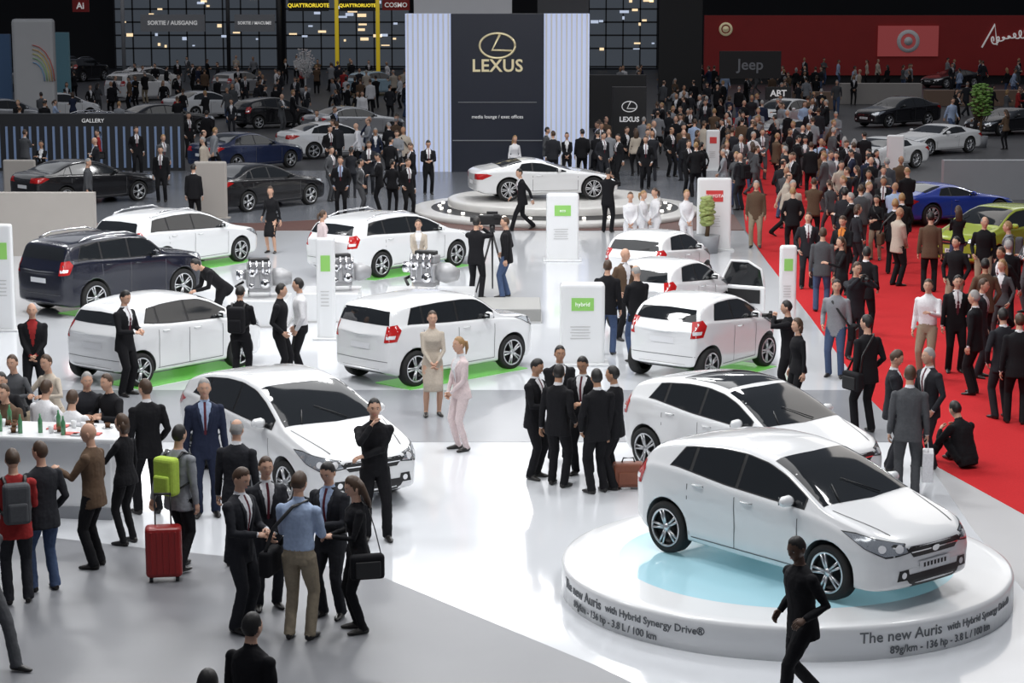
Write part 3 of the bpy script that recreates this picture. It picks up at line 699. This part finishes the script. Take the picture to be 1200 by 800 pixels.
w=obj('wall_exhibit_back',b.mesh('wall_exhibit_back',[M_navy,M_blue,M_white,M_grey]),(0,Y,0))
sign_text(w,'LEXUS',.62,M_gold,((x1+x2)/2,-.43,ZA(77,Y)),bold=.012,font_space=1.05)
sign_text(w,'media lounge / exec offices',.17,M_wtxt,((x1+x2)/2,-.43,ZA(136,Y)))
def emblem(parent,cx,z,s,y,m):
    b=MB(); n=40; pts=[(cx+cos(2*pi*i/n)*.72*s,y,z+sin(2*pi*i/n)*.50*s) for i in range(n+1)]
    b.tube(pts,[.045*s]*(n+1),0,8,ref=(0,1,0)); b.tube([(cx+.10*s,y,z+.45*s),(cx-.22*s,y,z-.18*s),(cx+.6*s,y,z-.20*s)],[.05*s,.055*s,.04*s],0,8,ref=(0,1,0))
    obj('emblem',b.mesh('emblem',[m]),parent=parent)
emblem(w,(x1+x2)/2,ZA(53,Y),.88,-.45,M_gold)
def simple(name,Mts,fn,loc,rz=0):
    b=MB(); fn(b); return obj(name,b.mesh(name,Mts),loc,rz)
L0=G(737,186); Yb=L0.y
o,wd,hh=vpanel('sign_totem',717,757,102,186,Yb,M_black,.35,base=0); emblem(o,0,hh-.75,.4,-.2,M_wtxt); sign_text(o,'LEXUS',.27,M_wtxt,(0,-.19,hh-1.25),bold=.008)
M_hall=mat('dark_hall_wall',(.010,.010,.012),.7,noise=.3,nscale=.3)
HB=165
simple('wall_back',[M_hall],lambda b:b.box((0,0,6),(230,.4,12)),(0,HB,0))
simple('wall_left',[M_hall],lambda b:b.box((0,0,6),(.4,180,12)),(-95,90,0))
simple('wall_right',[M_hall],lambda b:b.box((0,0,6),(.4,180,12)),(95,90,0))
M_win=mat('hall_window_glass',(.04,.045,.05),.2,emit=.07,ecol=(.55,.65,.8),noise=.4,nscale=.5)
for i,(a,c,yt,yb) in enumerate([(135,325,-30,100),(335,480,-30,100),(690,770,-30,100)]):
    X0=XA(a,40,HB-2);X1=XA(c,40,HB-2)
    b=MB(); b.box(((X0+X1)/2,0,3.8),(X1-X0,.1,7.4),0); k=int((X1-X0)/1.3)
    for j in range(k+1): b.box((X0+(X1-X0)*j/k,-.1,3.8),(.10,.15,7.4),1)
    for zz in (.2,1.6,2.6,3.6,4.6,5.6): b.box(((X0+X1)/2,-.1,zz),(X1-X0,.15,.12),1)
    for j in range(k*4):
        if R.random()<.6: b.box((X0+R.uniform(.05,.95)*(X1-X0),-.2,R.uniform(1.5,5.5)),(R.uniform(.15,.8),.05,R.uniform(.08,.25)),R.choice([2,3]))
    obj('window_%d'%(i+1),b.mesh('window',[M_win,M_dark,mat('warm_window_light',(1,.75,.45),.5,emit=1.0),mat('cool_window_light',(.7,.8,1),.5,emit=.6)]),(0,HB-2,0))
def banner(name,x0,x1,yt,yb,Y,m,txt=None,sz=None,tm=None,th=.2):
    o,wd,hh=vpanel(name,x0,x1,yt,yb,Y,m,th)
    if txt: sign_text(o,txt,sz or hh*.6,tm or M_wtxt,(0,-th/2-.03,hh/2),bold=.01)
    return o
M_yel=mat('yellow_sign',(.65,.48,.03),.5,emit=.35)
M_ysgn=mat('yellow_lettering',(.9,.7,.05),.5,emit=.8)
banner('hanging_sign',338,385,0,13,140,M_black,'QUATTRORUOTE',.34,M_ysgn); banner('hanging_sign',398,440,0,13,140,M_black,'QUATTRORUOTE',.30,M_ysgn); banner('hanging_sign',448,480,0,12,140,M_red,'COSMO',.42,M_wtxt)
banner('exit_sign',165,240,17,37,135,M_grey,'SORTIE / AUSGANG',.36,M_wtxt); banner('exit_sign',275,322,17,37,135,M_grey,'SORTIE / MACUME',.26,M_wtxt)
banner('hanging_sign',85,104,0,14,120,M_red,'Ai',.5)
def post(px,Y,m,r=.18):
    simple('support_column',[m,M_dark],lambda b:(b.cyl((0,0,4),r,8,0,16),b.box((0,0,.15),(r*4,r*4,.3),1,bev=.03)),(XA(px,60,Y),Y,0))
for px,m in ((328,M_dark),(395,M_yel),(443,M_yel),(145,M_grey),(268,M_dark)): post(px,138,m,.13)
YR=140; b=MB(); X0=XA(825,50,YR);X1=XA(1330,50,YR); z0=ZA(88,YR); z1=ZA(18,YR)
b.box(((X0+X1)/2,0,(z0+z1)/2),(X1-X0,.5,z1-z0),0); b.box(((X0+X1)/2,.3,z0/2),(X1-X0,.3,z0),1)
w=obj('wall_red_exhibit',b.mesh('wall_red_exhibit',[M_red,M_dark]),(0,YR,0))
X=XA(1063,48,YR); b=MB(); b.box((0,0,0),(4.0,.15,2.0),0); b.lathe([(.50,-.1),(.75,-.12),(.75,-.05)],1,32,'y'); b.cyl((0,-.1,0),.28,.06,1,24,'y')
obj('emblem_panel',b.mesh('emblem_panel',[mat('pink_panel',(.5,.09,.09),.5,emit=.2),M_white]),(X,-.33,ZA(48,YR)),parent=w)
b=MB(); cx=XA(1180,40,YR); cz=ZA(42,YR); pts=[]
for i in range(110):
    t=i/109; pts.append((cx-1.1+t*3.0+.16*cos(t*52),-.32,cz-.35+t*.7+.28*sin(t*52)*(.6+.4*cos(t*9))))
b.tube(pts,[.045]*110,0,6,ref=(0,1,0)); b.tube([(cx-1.7,-.32,cz-.75),(cx-.9,-.32,cz+.75),(cx-.7,-.32,cz-.6)],[.06,.08,.05],0,6,ref=(0,1,0))
obj('script_lettering',b.mesh('script_lettering',[M_wtxt]),parent=w)
b=MB(); b.lathe([(.3,-.05),(.45,-.07),(.45,0)],0,24,'y'); b.cyl((0,-.02,0),.22,.05,0,20,'y'); obj('round_emblem',b.mesh('round_emblem',[M_gold]),(XA(850,34,YR),-.27,ZA(34,YR)),parent=w)
M_tc=mat('warm_counter',(.25,.16,.11),.5)
banner('video_screen',843,915,60,92,110,M_black,'Jeep',.8,M_grey)
banner('sign_panel',897,927,102,117,100,M_black,'ABT',.42,M_wtxt)
def counter(name,x0,x1,yt,yb,m,th=.8):
    return vpanel(name,x0,x1,yt,yb,G(600,yb).y,m,th,base=0)
counter('reception_counter',930,980,108,128,M_tc); counter('reception_counter',985,1080,98,122,M_beige); counter('reception_counter',1085,1200,106,124,M_tc)
counter('partition_wall',1105,1290,188,234,M_grey,.4)
counter('partition_wall',-120,112,226,300,M_beige,.3)
counter('display_wall',690,757,88,150,M_black,.5)
Yb=G(0,200).y; b=MB(); X0=XA(-60,150,Yb);X1=XA(215,150,Yb);h=ZA(133,Yb)
b.box(((X0+X1)/2,0,h/2),(X1-X0,.3,h),0)
for i in range(30): b.box((X0+(X1-X0)*(i+.5)/30,-.17,h*.42),(.08,.04,h*.72),1)
w=obj('partition_wall',b.mesh('partition_wall',[M_dark,mat('blue_strip',(.12,.16,.24),.4,emit=.12,ecol=(.3,.45,.8))]),(0,Yb,0)); sign_text(w,'GALLERY',.2,M_wtxt,(XA(110,140,Yb),-.2,h-.25))
Yb=100; b=MB(); h=ZA(22,Yb); wdt=XA(64,60,Yb)-XA(15,60,Yb)
b.box((0,0,h/2),(wdt,.6,h),0,bev=.15)
for i in range(5):
    r0=1.0-i*.12; pts=[(.0+r0*cos(a*pi/10),-.33,h*.42+r0*sin(a*pi/10)*1.7) for a in range(6)]
    b.tube(pts,[(.06,.02)]*6,1+i,6,ref=(0,1,0))
RB=[(.6,.12,.10),(.7,.42,.12),(.7,.65,.2),(.3,.55,.25),(.2,.4,.65)]
obj('rainbow_wall',b.mesh('rainbow_wall',[M_lgrey]+[mat('rainbow_%d'%i,c,.5) for i,c in enumerate(RB)]),(XA(40,60,Yb),Yb,0))
vpanel('display_wall',-60,14,40,120,104,mat('blue_wall',(.08,.16,.30),.5),.3,base=0)
vpanel('display_wall',66,82,38,100,112,mat('teal_wall',(.18,.38,.45),.5),.3,base=0)
vpanel('wall_beam',485,600,-40,16,80,M_lgrey,.6); vpanel('wall_beam',630,690,-40,16,80,M_dark,.6); vpanel('wall_dark_tower',772,822,-40,105,120,M_black,.6,base=0)
def totem(px,pyb,wpx,pyt,body,panel=None,label=None,th=.16,z=0,hc=.25):
    L=G(px,pyb,z); X0=XA(px-wpx/2,pyb,L.y);X1=XA(px+wpx/2,pyb,L.y);zt=ZA(pyt,L.y); wd=X1-X0;h=zt-z
    b=MB(); b.box((0,0,h/2),(wd,th,h),0,bev=min(.06,th*.4),seg=3)
    b.box((0,0,.02),(wd+.15,th+.2,.04),0,bev=.01)
    if panel:
        b.box((0,-th/2-.004,h*(1-hc)),(wd*.5,.012,h*hc*.62),1)
        for i in range(5): b.box((-wd*.05,-th/2-.004,h*(.55-hc*.3-i*.035)),(wd*(.45-.06*(i%2)),.008,h*.01),2)
    o=obj('information_totem',b.mesh('information_totem',[body,panel or M_green,M_lgrey]),(L.x,L.y,z))
    if label: sign_text(o,label,wd*.13,M_wtxt,(0,-th/2-.02,h*(1-hc)))
    return o
totem(682,426,52,331,M_white,M_green,'hybrid',.35); totem(659,305,38,226,M_white,M_green,'eco',.35)
totem(7,387,24,262,M_white,M_green,None); totem(23,290,14,226,M_white,M_green); totem(383,397,22,278,M_white,M_green,None)
totem(922,377,20,287,M_white,M_green); totem(836,293,40,208,M_white,mat('red_graphic',(.6,.05,.05),.5),'TOYOTA')
totem(248,256,38,189,M_beige); totem(24,226,38,187,M_beige); totem(1048,212,20,158,M_white); totem(835,200,16,152,M_white,mat('red_graphic',(.6,.05,.05),.5))
def engine(px,py,z,s=1):
    b=MB()
    b.box((0,0,.28),(.50,.40,.34),1,bev=.03); b.box((0,0,.52),(.46,.28,.16),1,bev=.03); b.box((0,0,.63),(.40,.18,.08),2,bev=.02)
    b.box((0,0,.08),(.42,.30,.12),1,bev=.03); b.tube([(.25,0,.3),(.42,0,.28),(.62,0,.26)],[.17,.19,.11],1,20)
    for x,z_,r in ((-.14,.40,.07),(.1,.20,.09),(-.16,.16,.05),(.14,.42,.05)): b.cyl((x,-.22,z_),r,.05,0,20,'y'); b.cyl((x,-.25,z_),r*.4,.03,2,12,'y')
    for i in range(4): b.tube([(-.18+i*.12,-.10,.55),(-.18+i*.12,-.24,.62),(-.18+i*.12,-.28,.48),(-.18+i*.12,-.22,.38)],[.028]*4,0,10)
    for i in range(5): b.box((-.2+i*.1,-.205,.28),(.015,.02,.30),0)
    b.cyl((-.35,0,.35),.10,.18,0,20,'x'); b.tube([(-.3,.1,.2),(-.45,.05,.12),(-.3,-.15,.05)],[.03]*3,2,8); b.box((0,.2,.4),(.3,.1,.3),1,bev=.02)
    for x in (-.2,.2): b.cyl((x,0,-.02),.025,.14,0,8)
    L=G(px,py); obj('engine_exhibit',b.mesh('engine_exhibit',[M_chrome,mat('cast_alloy',(.36,.36,.37),.45,metal=.35),M_black]),(L.x,L.y,z+.09),R.uniform(-.4,.4),s)
def plinth(x0,x1,yf,h,dep=1.1,m=M_white):
    A=G(x0,yf);B=G(x1,yf); b=MB(); b.box((0,0,h/2),(B.x-A.x,dep,h),0,bev=.02); b.box((0,0,.02),(B.x-A.x+.04,dep+.04,.04),1)
    return obj('display_plinth',b.mesh('display_plinth',[m,M_lgrey]),((A.x+B.x)/2,A.y+dep/2,0))
plinth(275,336,384,.55); engine(305,379,.55,1.05); plinth(352,420,378,.6); engine(400,374,.6,1.0); plinth(450,556,372,.45,1.4); engine(500,366,.45,1.15)
plinth(556,634,379,.30,1.6,mat('grey_plinth',(.28,.28,.27),.5))
L=G(577,342); b=MB()
for a in (90,210,330): b.tube([(0,0,1.35),(.42*cos(radians(a)),.42*sin(radians(a)),.02)],[.025,.018],0,8)
b.cyl((0,0,1.42),.06,.16,0,12); b.box((-.05,0,1.62),(.5,.16,.22),0,bev=.02); b.cyl((-.38,0,1.64),.07,.22,0,16,'x'); b.box((.1,-.12,1.72),(.14,.08,.08),0,bev=.01); b.box((0,0,1.78),(.25,.06,.06),0,bev=.01)
obj('video_camera_on_tripod',b.mesh('video_camera_on_tripod',[M_black]),L)
C1=G(128,612); ang=radians(8); b=MB(); LW=4.2
b.box((-LW/2,.45,.52),(LW,.62,1.04),0,bev=.02); b.box((-LW/2,.45,1.07),(LW+.25,.95,.06),0,bev=.02); b.box((-LW/2,.13,.08),(LW,.04,.16),1)
for i in range(52):
    x=-R.uniform(.1,LW-.1); y=R.uniform(.1,.8)
    k=i%4
    if k==0: b.lathe([(.001,1.10),(.028,1.10),(.036,1.20),(.033,1.20),(.026,1.11)],2,12,c=(x,y,0))
    elif k==1: b.box((x,y,1.108),(.21,.15,.012),3 if i%8==1 else 1,bev=.002)
    elif k==2: b.lathe([(.001,1.10),(.07,1.10),(.075,1.115)],2,14,c=(x,y,0)); b.lathe([(.001,1.115),(.03,1.115),(.04,1.17)],5,12,c=(x,y,0))
    else: b.lathe([(.001,1.10),(.03,1.10),(.03,1.26),(.012,1.31),(.012,1.35),(.001,1.35)],4,12,c=(x,y,0))
obj('bar_counter',b.mesh('bar_counter',[M_white,M_grey,M_white,mat('leaflet_red',(.5,.08,.06),.6),mat('bottle_green',(.08,.25,.12),.2),mat('coffee_brown',(.2,.1,.05),.4)]),(C1.x,C1.y,0),-ang)
L=G(193,680); b=MB(); b.box((0,0,.36),(.42,.24,.60),0,bev=.05,seg=3)
for i in range(5): b.box((-.14+i*.07,-.122,.36),(.02,.012,.5),0,bev=.004)
for x in (-.15,.15): b.tube([(x*.6,.06,.64),(x*.6,.06,1.02)],[.009,.009],1,8); b.cyl((x,.06,.04),.035,.04,1,12,'x'); b.cyl((x,-.06,.04),.035,.04,1,12,'x')
b.tube([(-.10,.06,1.02),(.10,.06,1.02)],[.015,.015],1,8)
obj('suitcase',b.mesh('suitcase',[mat('red_shell',(.25,.010,.010),.35,noise=.1),M_black]),L,.15)
L=G(736,572); b=MB(); b.box((0,0,.2),(.42,.2,.34),0,bev=.04,seg=3); b.box((0,-.1,.16),(.3,.04,.18),0,bev=.015); b.tube([(-.09,0,.36),(-.07,0,.43),(.07,0,.43),(.09,0,.36)],[.012]*4,1,8)
obj('travel_bag',b.mesh('travel_bag',[mat('brown_leather',(.20,.06,.03),.45,noise=.15),M_black]),L,.1)
def tree(name,px,py,hpx,leaf,trunk,white=False,wf=1):
    L=G(px,py); h=hpx/((py+25)/6.9); b=MB(); b.lathe([(.001,0),(.28,0),(.34,.45),(.3,.45),(.001,.42)],1,16)
    rr=random.Random(px); b.tube([(0,0,.4),(.03,0,h*.5),(0,0,h*.7)],[.06,.05,.03],2,8)
    for i in range(190 if not white else 90):
        a=rr.uniform(0,2*pi); q=rr.uniform(.15,.5)*h*.45*wf; zz=h*(.55+rr.uniform(-.05,.45)); q*=1-abs(zz/h-.72)*1.3
        c=Vector((q*cos(a),q*sin(a),zz))
        if white or i%3==0: b.tube([(0,0,h*.5),c*.6+Vector((0,0,.2)),c],[.02,.014,.006],2,4)
        if not white: b.ell(c,(.10,.10,.05),0,6,4)
        else: b.ell(c,(.06,.06,.05),0,5,4)
    obj(name,b.mesh(name,[leaf,M_grey,trunk]),L)
tree('potted_tree',1148,172,74,mat('leaves',(.13,.25,.05),.6,noise=.3,nscale=8),mat('bark',(.1,.06,.03),.8),wf=.9)
tree('white_decor_tree',358,112,55,mat('white_blossom',(.7,.66,.66),.6),M_white,True)
tree('flower_arrangement',828,296,66,mat('leaves2',(.30,.36,.12),.6),mat('bark',(.1,.06,.03),.8),wf=.45)
# ------------------------------------------------ PEOPLE placement
pr_=person
pr_(938,832,-62,'stride',outfit='jacket',cols='kkk',skin=3,hair='short',h=1.76)
pr_(352,748,165,'hold','m','shirt','bwc',hc=1,extra=['bag:k'],h=1.82)
pr_(283,738,60,'hold','m','suit','dwd',hc=1); pr_(314,712,20,'front','m','suit','dwd',hc=1,hair='short')
pr_(389,722,-25,'hold','m','suit','dbd',hc=0,extra=['paper:w']); pr_(421,739,-75,'hold','f','jacket','kkk',hair='long',hc=1,extra=['bag:k'],h=1.72)
pr_(440,632,10,'chin','m','shirt','kkk',hc=0); pr_(243,604,10,'stand','m','suit','nbn',hc=3,h=1.84)
pr_(212,668,150,'pull','m','jacket','swk',hc=0,extra=['backpack:l']); pr_(176,602,-150,'stand2','m','suit','kwk',hc=1,h=1.8)
pr_(113,664,-105,'gest','m','jacket','twk',hair='bald'); pr_(22,706,-160,'hold','m','jacket','rwd',hc=1,extra=['backpack:g']); pr_(55,692,-140,'stand2','m','jacket','dwj',hc=1)
pr_(150,637,-120,'gest','f','jacket','kkk',hair='bob',hc=1); pr_(280,662,170,'stand','m','suit','dwd',hair='thin',hc=3)
pr_(297,955,150,'stand','m','suit','kkk',hc=0,h=1.76); pr_(248,1045,170,'stand','m','jacket','kkk',hc=0)
pr_(-16,782,60,'walk','m','suit','gwg',hc=1)
pr_(148,463,60,'hold','m','suit','kwk',hc=0,h=1.8); pr_(283,452,170,'hold','m','shirt','kkk',hc=0,extra=['backpack:k']); pr_(329,450,80,'stand2','m','shirt','kkk',hc=0); pr_(354,444,-80,'pocket','m','shirt','wwk',hc=0,h=1.8)
pr_(262,386,-60,'bend','m','jacket','kkk',hc=0)
pr_(42,478,10,'front','m','suit','krk',hair='bald'); pr_(507,487,10,'front','f','dress','ewe',hc=1,hair='tail',h=1.72); pr_(541,527,-60,'front','f','suit','pwp',hc=2,hair='tail',h=1.72)
for a in [(626,560,60,'hold'),(655,540,10,'front'),(653,570,150,'stand2'),(683,556,-20,'hold'),(700,577,-150,'pocket'),(720,572,-110,'stand')]: pr_(*a,'m','suit','kwk',hc=0,skin=2,h=1.72)
pr_(1062,581,170,'stand','m','suit','gwg',hc=1,h=1.8,extra=['carrier:w']); pr_(1043,550,80,'hold','m','suit','dwd',hc=1); pr_(1086,548,-60,'pocket','m','suit','dwd',hc=3)
pr_(1014,507,-150,'stand2','m','jacket','kkk',hc=0,extra=['bag:k'],h=1.85); pr_(1133,548,-150,'floor','m','shirt','kkk',hc=0)
pr_(934,492,-70,'stand','f','jacket','kkk',hc=1,hair='bob',h=1.65)
pr_(922,470,-100,'photo','m','jacket','kkk',hc=0,extra=['camera:k'],h=1.7)
pr_(711,415,170,'stand','m','jacket','kkj',hc=1); pr_(730,398,40,'stand2','m','suit','twk',hair='bald'); pr_(746,424,-150,'hold','m','jacket','kkj',hair='thin',hc=3)
pr_(978,441,-20,'stand2','m','jacket','skj',hc=0,extra=['bag:k']); pr_(1085,442,-30,'gest','m','shirt','wwc',hc=1); pr_(1118,436,0,'stand','m','suit','kwk',hc=0); pr_(1146,442,60,'stand','m','suit','dwd',hc=1)
pr_(1172,490,-160,'pocket','m','suit','dwd',hc=0); pr_(1190,497,170,'stand2','m','suit','kwk',hc=1); pr_(1140,462,-120,'stand','m','suit','kwk',hc=3); pr_(1088,342,170,'stand','m','jacket','tkk',hc=0)
pr_(945,338,0,'pocket','m','suit','dwd',hc=1); pr_(986,345,-30,'hold','m','suit','kok',hc=1); pr_(1012,395,150,'stand2','m','suit','kwk',hc=0); pr_(962,365,170,'stand','m','jacket','gkj',hc=1); pr_(985,372,-80,'gest','f','jacket','kkk',hc=1,hair='long')
pr_(927,292,10,'stand2','m','shirt','ewc',hc=3); pr_(885,290,-10,'stand','m','jacket','tkc',hc=3); pr_(1000,420,20,'photo','m','jacket','dkd',hc=1,extra=['camera:k'])
pr_(378,330,120,'stand','f','jacket','pwk',hc=1,hair='tail'); pr_(319,296,-20,'stand2','f','dress','kwk',hc=1,hair='bob'); pr_(558,350,160,'photo','m','jacket','kkk',hc=0); pr_(594,348,-100,'stand2','m','jacket','kkj',hc=1)
pr_(612,270,-70,'walk','m','suit','kwk',hc=0); pr_(491,344,0,'front','f','suit','ewe',hc=1,hair='tail'); pr_(190,237,0,'stand','m','suit','kwk',hc=0); pr_(161,206,20,'stand2','m','suit','kwk',hc=1); pr_(104,256,90,'stand','m','jacket','gkk',hc=3)
pr_(228,264,170,'stand','m','suit','kwk',hc=0); pr_(712,272,160,'photo','m','jacket','kkk',hc=0,extra=['camera:k']); pr_(603,216,20,'stand','f','dress','www',hc=2,hair='long')
for a in [(400,254,0),(422,252,90),(445,249,-90),(460,252,170),(478,255,30),(502,228,10),(412,232,180),(388,236,60),(433,228,0),(483,232,-60),(458,222,150),(372,178,0),(392,176,60),(222,186,30),(243,182,170),(272,160,0),(664,212,0),(640,208,80),(700,212,170),(725,218,-60),(706,216,30),(682,211,180),(756,222,0),(648,213,180)]:
    g='f' if R.random()<.15 else 'm'; pr_(*a,R.choice(['stand','stand2','pocket','hold','front']),g,'suit',R.choice(['kwk','kwk','kwk','dwd','gwg','kbk']),hc=R.choice([0,0,1]),hair='short' if g=='m' else 'tail')
for a in [(738,302,0,'w'),(752,298,60,'w'),(768,296,-60,'w'),(803,300,20,'w')]: pr_(a[0],a[1],a[2],'front','f','suit',a[3]+'w'+a[3],hc=R.choice([1,2]),hair='tail')
for a in [(22,520,-10,'g',1),(64,520,-30,'e',1),(52,560,150,'w',1),(104,545,20,'d',3),(136,548,-40,'k',1),(8,545,0,'k',0),(85,575,170,'w',1),(14,562,-20,'t',1)]:
    L=G(a[0],a[1]); b=MB(); b.cyl((0,0,.50),.17,.06,0,20); b.cyl((0,0,.25),.025,.48,1,10); b.cyl((0,0,.015),.2,.03,1,20)
    obj('bar_stool',b.mesh('bar_stool',[M_black,M_chrome]),L)
    pr_(a[0],a[1],a[2],'sit',R.choice('mf') if a[3] in 'eg' else 'm','jacket',a[3]+'w'+('k' if a[3]!='e' else 'c'),hc=a[4],hair='short',h=1.76,res=1,z=.08)
# ------------------------------------------------ crowds
placed=[o.location.copy() for o in bpy.data.objects if o.name.startswith(('man','woman'))]
OB=[]
bpy.context.view_layer.update()
for o in bpy.data.objects:
    n=o.name.split('.')[0]
    if o.parent or o.type!='MESH' or n in('man','woman','wall_back','wall_left','wall_right','hanging_sign','exit_sign','wall_beam','video_screen') or n.startswith(('floor','carpet','lit_','window')) or n.endswith('car') or n.endswith('suv'): continue
    c=[o.matrix_world@Vector(q) for q in o.bound_box]
    OB.append((min(q.x for q in c)-.3,max(q.x for q in c)+.3,min(q.y for q in c)-.3,max(q.y for q in c)+.3))
def inside(p,poly):
    r=False;j=len(poly)-1
    for i in range(len(poly)):
        a,b=poly[i],poly[j]
        if (a[1]>p[1])!=(b[1]>p[1]) and p[0]<(b[0]-a[0])*(p[1]-a[1])/(b[1]-a[1])+a[0]: r=not r
        j=i
    return r
def blocked(p):
    for q,f,r,a,b in CARBOX:
        d=Vector((p.x-q.x,p.y-q.y,0))
        if abs(d.dot(f))<a and abs(d.dot(r))<b: return True
    return any(a<p.x<b and c<p.y<d for a,b,c,d in OB)
def crowd(poly,n,sep=.55):
    W_=[(G(*q).x,G(*q).y) for q in poly]; xs=[q[0] for q in W_]; ys=[q[1] for q in W_]; c=0;t=0
    while c<n and t<n*60:
        t+=1; p=Vector((R.uniform(min(xs),max(xs)),R.uniform(min(ys),max(ys)),0))
        if not inside(p,W_) or blocked(p): continue
        if any((p-q).length<sep for q in placed): continue
        placed.append(p); c+=1
        g='f' if R.random()<.25 else 'm'
        col=R.choice(['kwk']*6+['dwd']*3+['nwn','gwg','gwg','kkj','twk','kkk','ddj','kwc','ewk','swk','wwk','bwj','swk','gkj']+(['rwk'] if R.random()<.4 else [])); of='suit' if col in('kwk','dwd','nwn','gwg') else 'jacket'
        ex=None
        if R.random()<.14 and p.y<75: ex=[R.choice(['backpack:k','bag:k','backpack:g','bag:t'])]
        pr_(0,0,R.choice([0,180,0,180,90,-90])+R.uniform(-40,40),R.choice(['stand','stand2','pocket','hold','walk','walk2','gest','front','cross']),g,of,col,
            hair=R.choice(['short']*7+['thin','bald']) if g=='m' else R.choice(['long','tail','bob']),hc=R.choice([0,0,1,1,1,2,3]),loc=p,skin=R.choice([0,0,1,2]),extra=ex)
crowd([(770,150),(960,150),(1000,200),(1050,255),(1060,300),(990,330),(905,300),(880,250),(800,240),(760,215)],120,.75)
crowd([(1000,235),(1060,250),(1075,290),(1120,320),(1130,350),(1040,340),(980,300)],18,.8)
crowd([(720,108),(1010,108),(1000,150),(760,150)],50,.9)
crowd([(220,95),(480,95),(480,150),(380,170),(220,165)],66,1.0)
crowd([(0,110),(220,100),(220,170),(0,175)],34,1.0)
crowd([(930,92),(1200,92),(1200,115),(930,118)],36,1.0)
crowd([(370,180),(500,180),(480,215),(380,215)],14,.8)
crowd([(0,205),(250,200),(260,222),(0,232)],8,.8)
crowd([(690,190),(760,188),(770,212),(700,208)],10,.6)
crowd([(1100,350),(1210,345),(1230,440),(1150,440)],9,.8)
crowd([(1100,135),(1200,135),(1200,178),(1110,172)],10,.8)
# ------------------------------------------------ LIGHT
def area(x,y,z,sx,sy,e,col=(1,1,1),rx=0,name='ceiling_softlight'):
    l=bpy.data.lights.new(name,'AREA'); l.shape='RECTANGLE'; l.size=sx; l.size_y=sy; l.energy=e; l.color=col
    o=bpy.data.objects.new(name,l); COL.objects.link(o); o.location=(x,y,z); o.rotation_euler=(rx,0,0); return o
area(-2,28,11,16,9,650); area(-4,44,11,20,12,1150)
for x,y,e in [(4,20,360),(-3,22,310),(-8,26,270),(8,27,260),(1,31,380),(-6,34,400),(5,38,360),(-2,41,400),(-10,42,400),(3,48,360),(-7,52,400),(-14,50,300)]:
    area(x,y,10,1.6,1.6,e,name='stage_spotlight')
area(0,62,12,12,6,1000); area(14,50,12,8,26,800,(1,.95,.9)); area(8,88,13,26,16,1150); area(-25,80,13,24,26,1150,(.95,.97,1)); area(0,125,13,90,26,1900,(1,.95,.9)); area(24,68,12,14,12,900)
for x,y,e in [(0,64,350),(-18,60,260),(22,66,350),(-12,70,250),(8,72,250)]: area(x,y,10,1.5,1.5,e,name='stage_spotlight')
area(-3,14,11,10,3,200,rx=radians(-20))
w=bpy.data.worlds.new('World'); SC.world=w; w.use_nodes=True; bg=w.node_tree.nodes['Background']; bg.inputs[0].default_value=(.75,.82,1,1); bg.inputs[1].default_value=.13
SC.view_settings.view_transform='Standard'
cd=bpy.data.cameras.new('Camera'); co=bpy.data.objects.new('Camera',cd); COL.objects.link(co); co.location=(0,0,CH); co.rotation_euler=(pi/2-P,0,0)
cd.sensor_width=36; cd.lens=F*36/1200; cd.clip_end=400; SC.camera=co
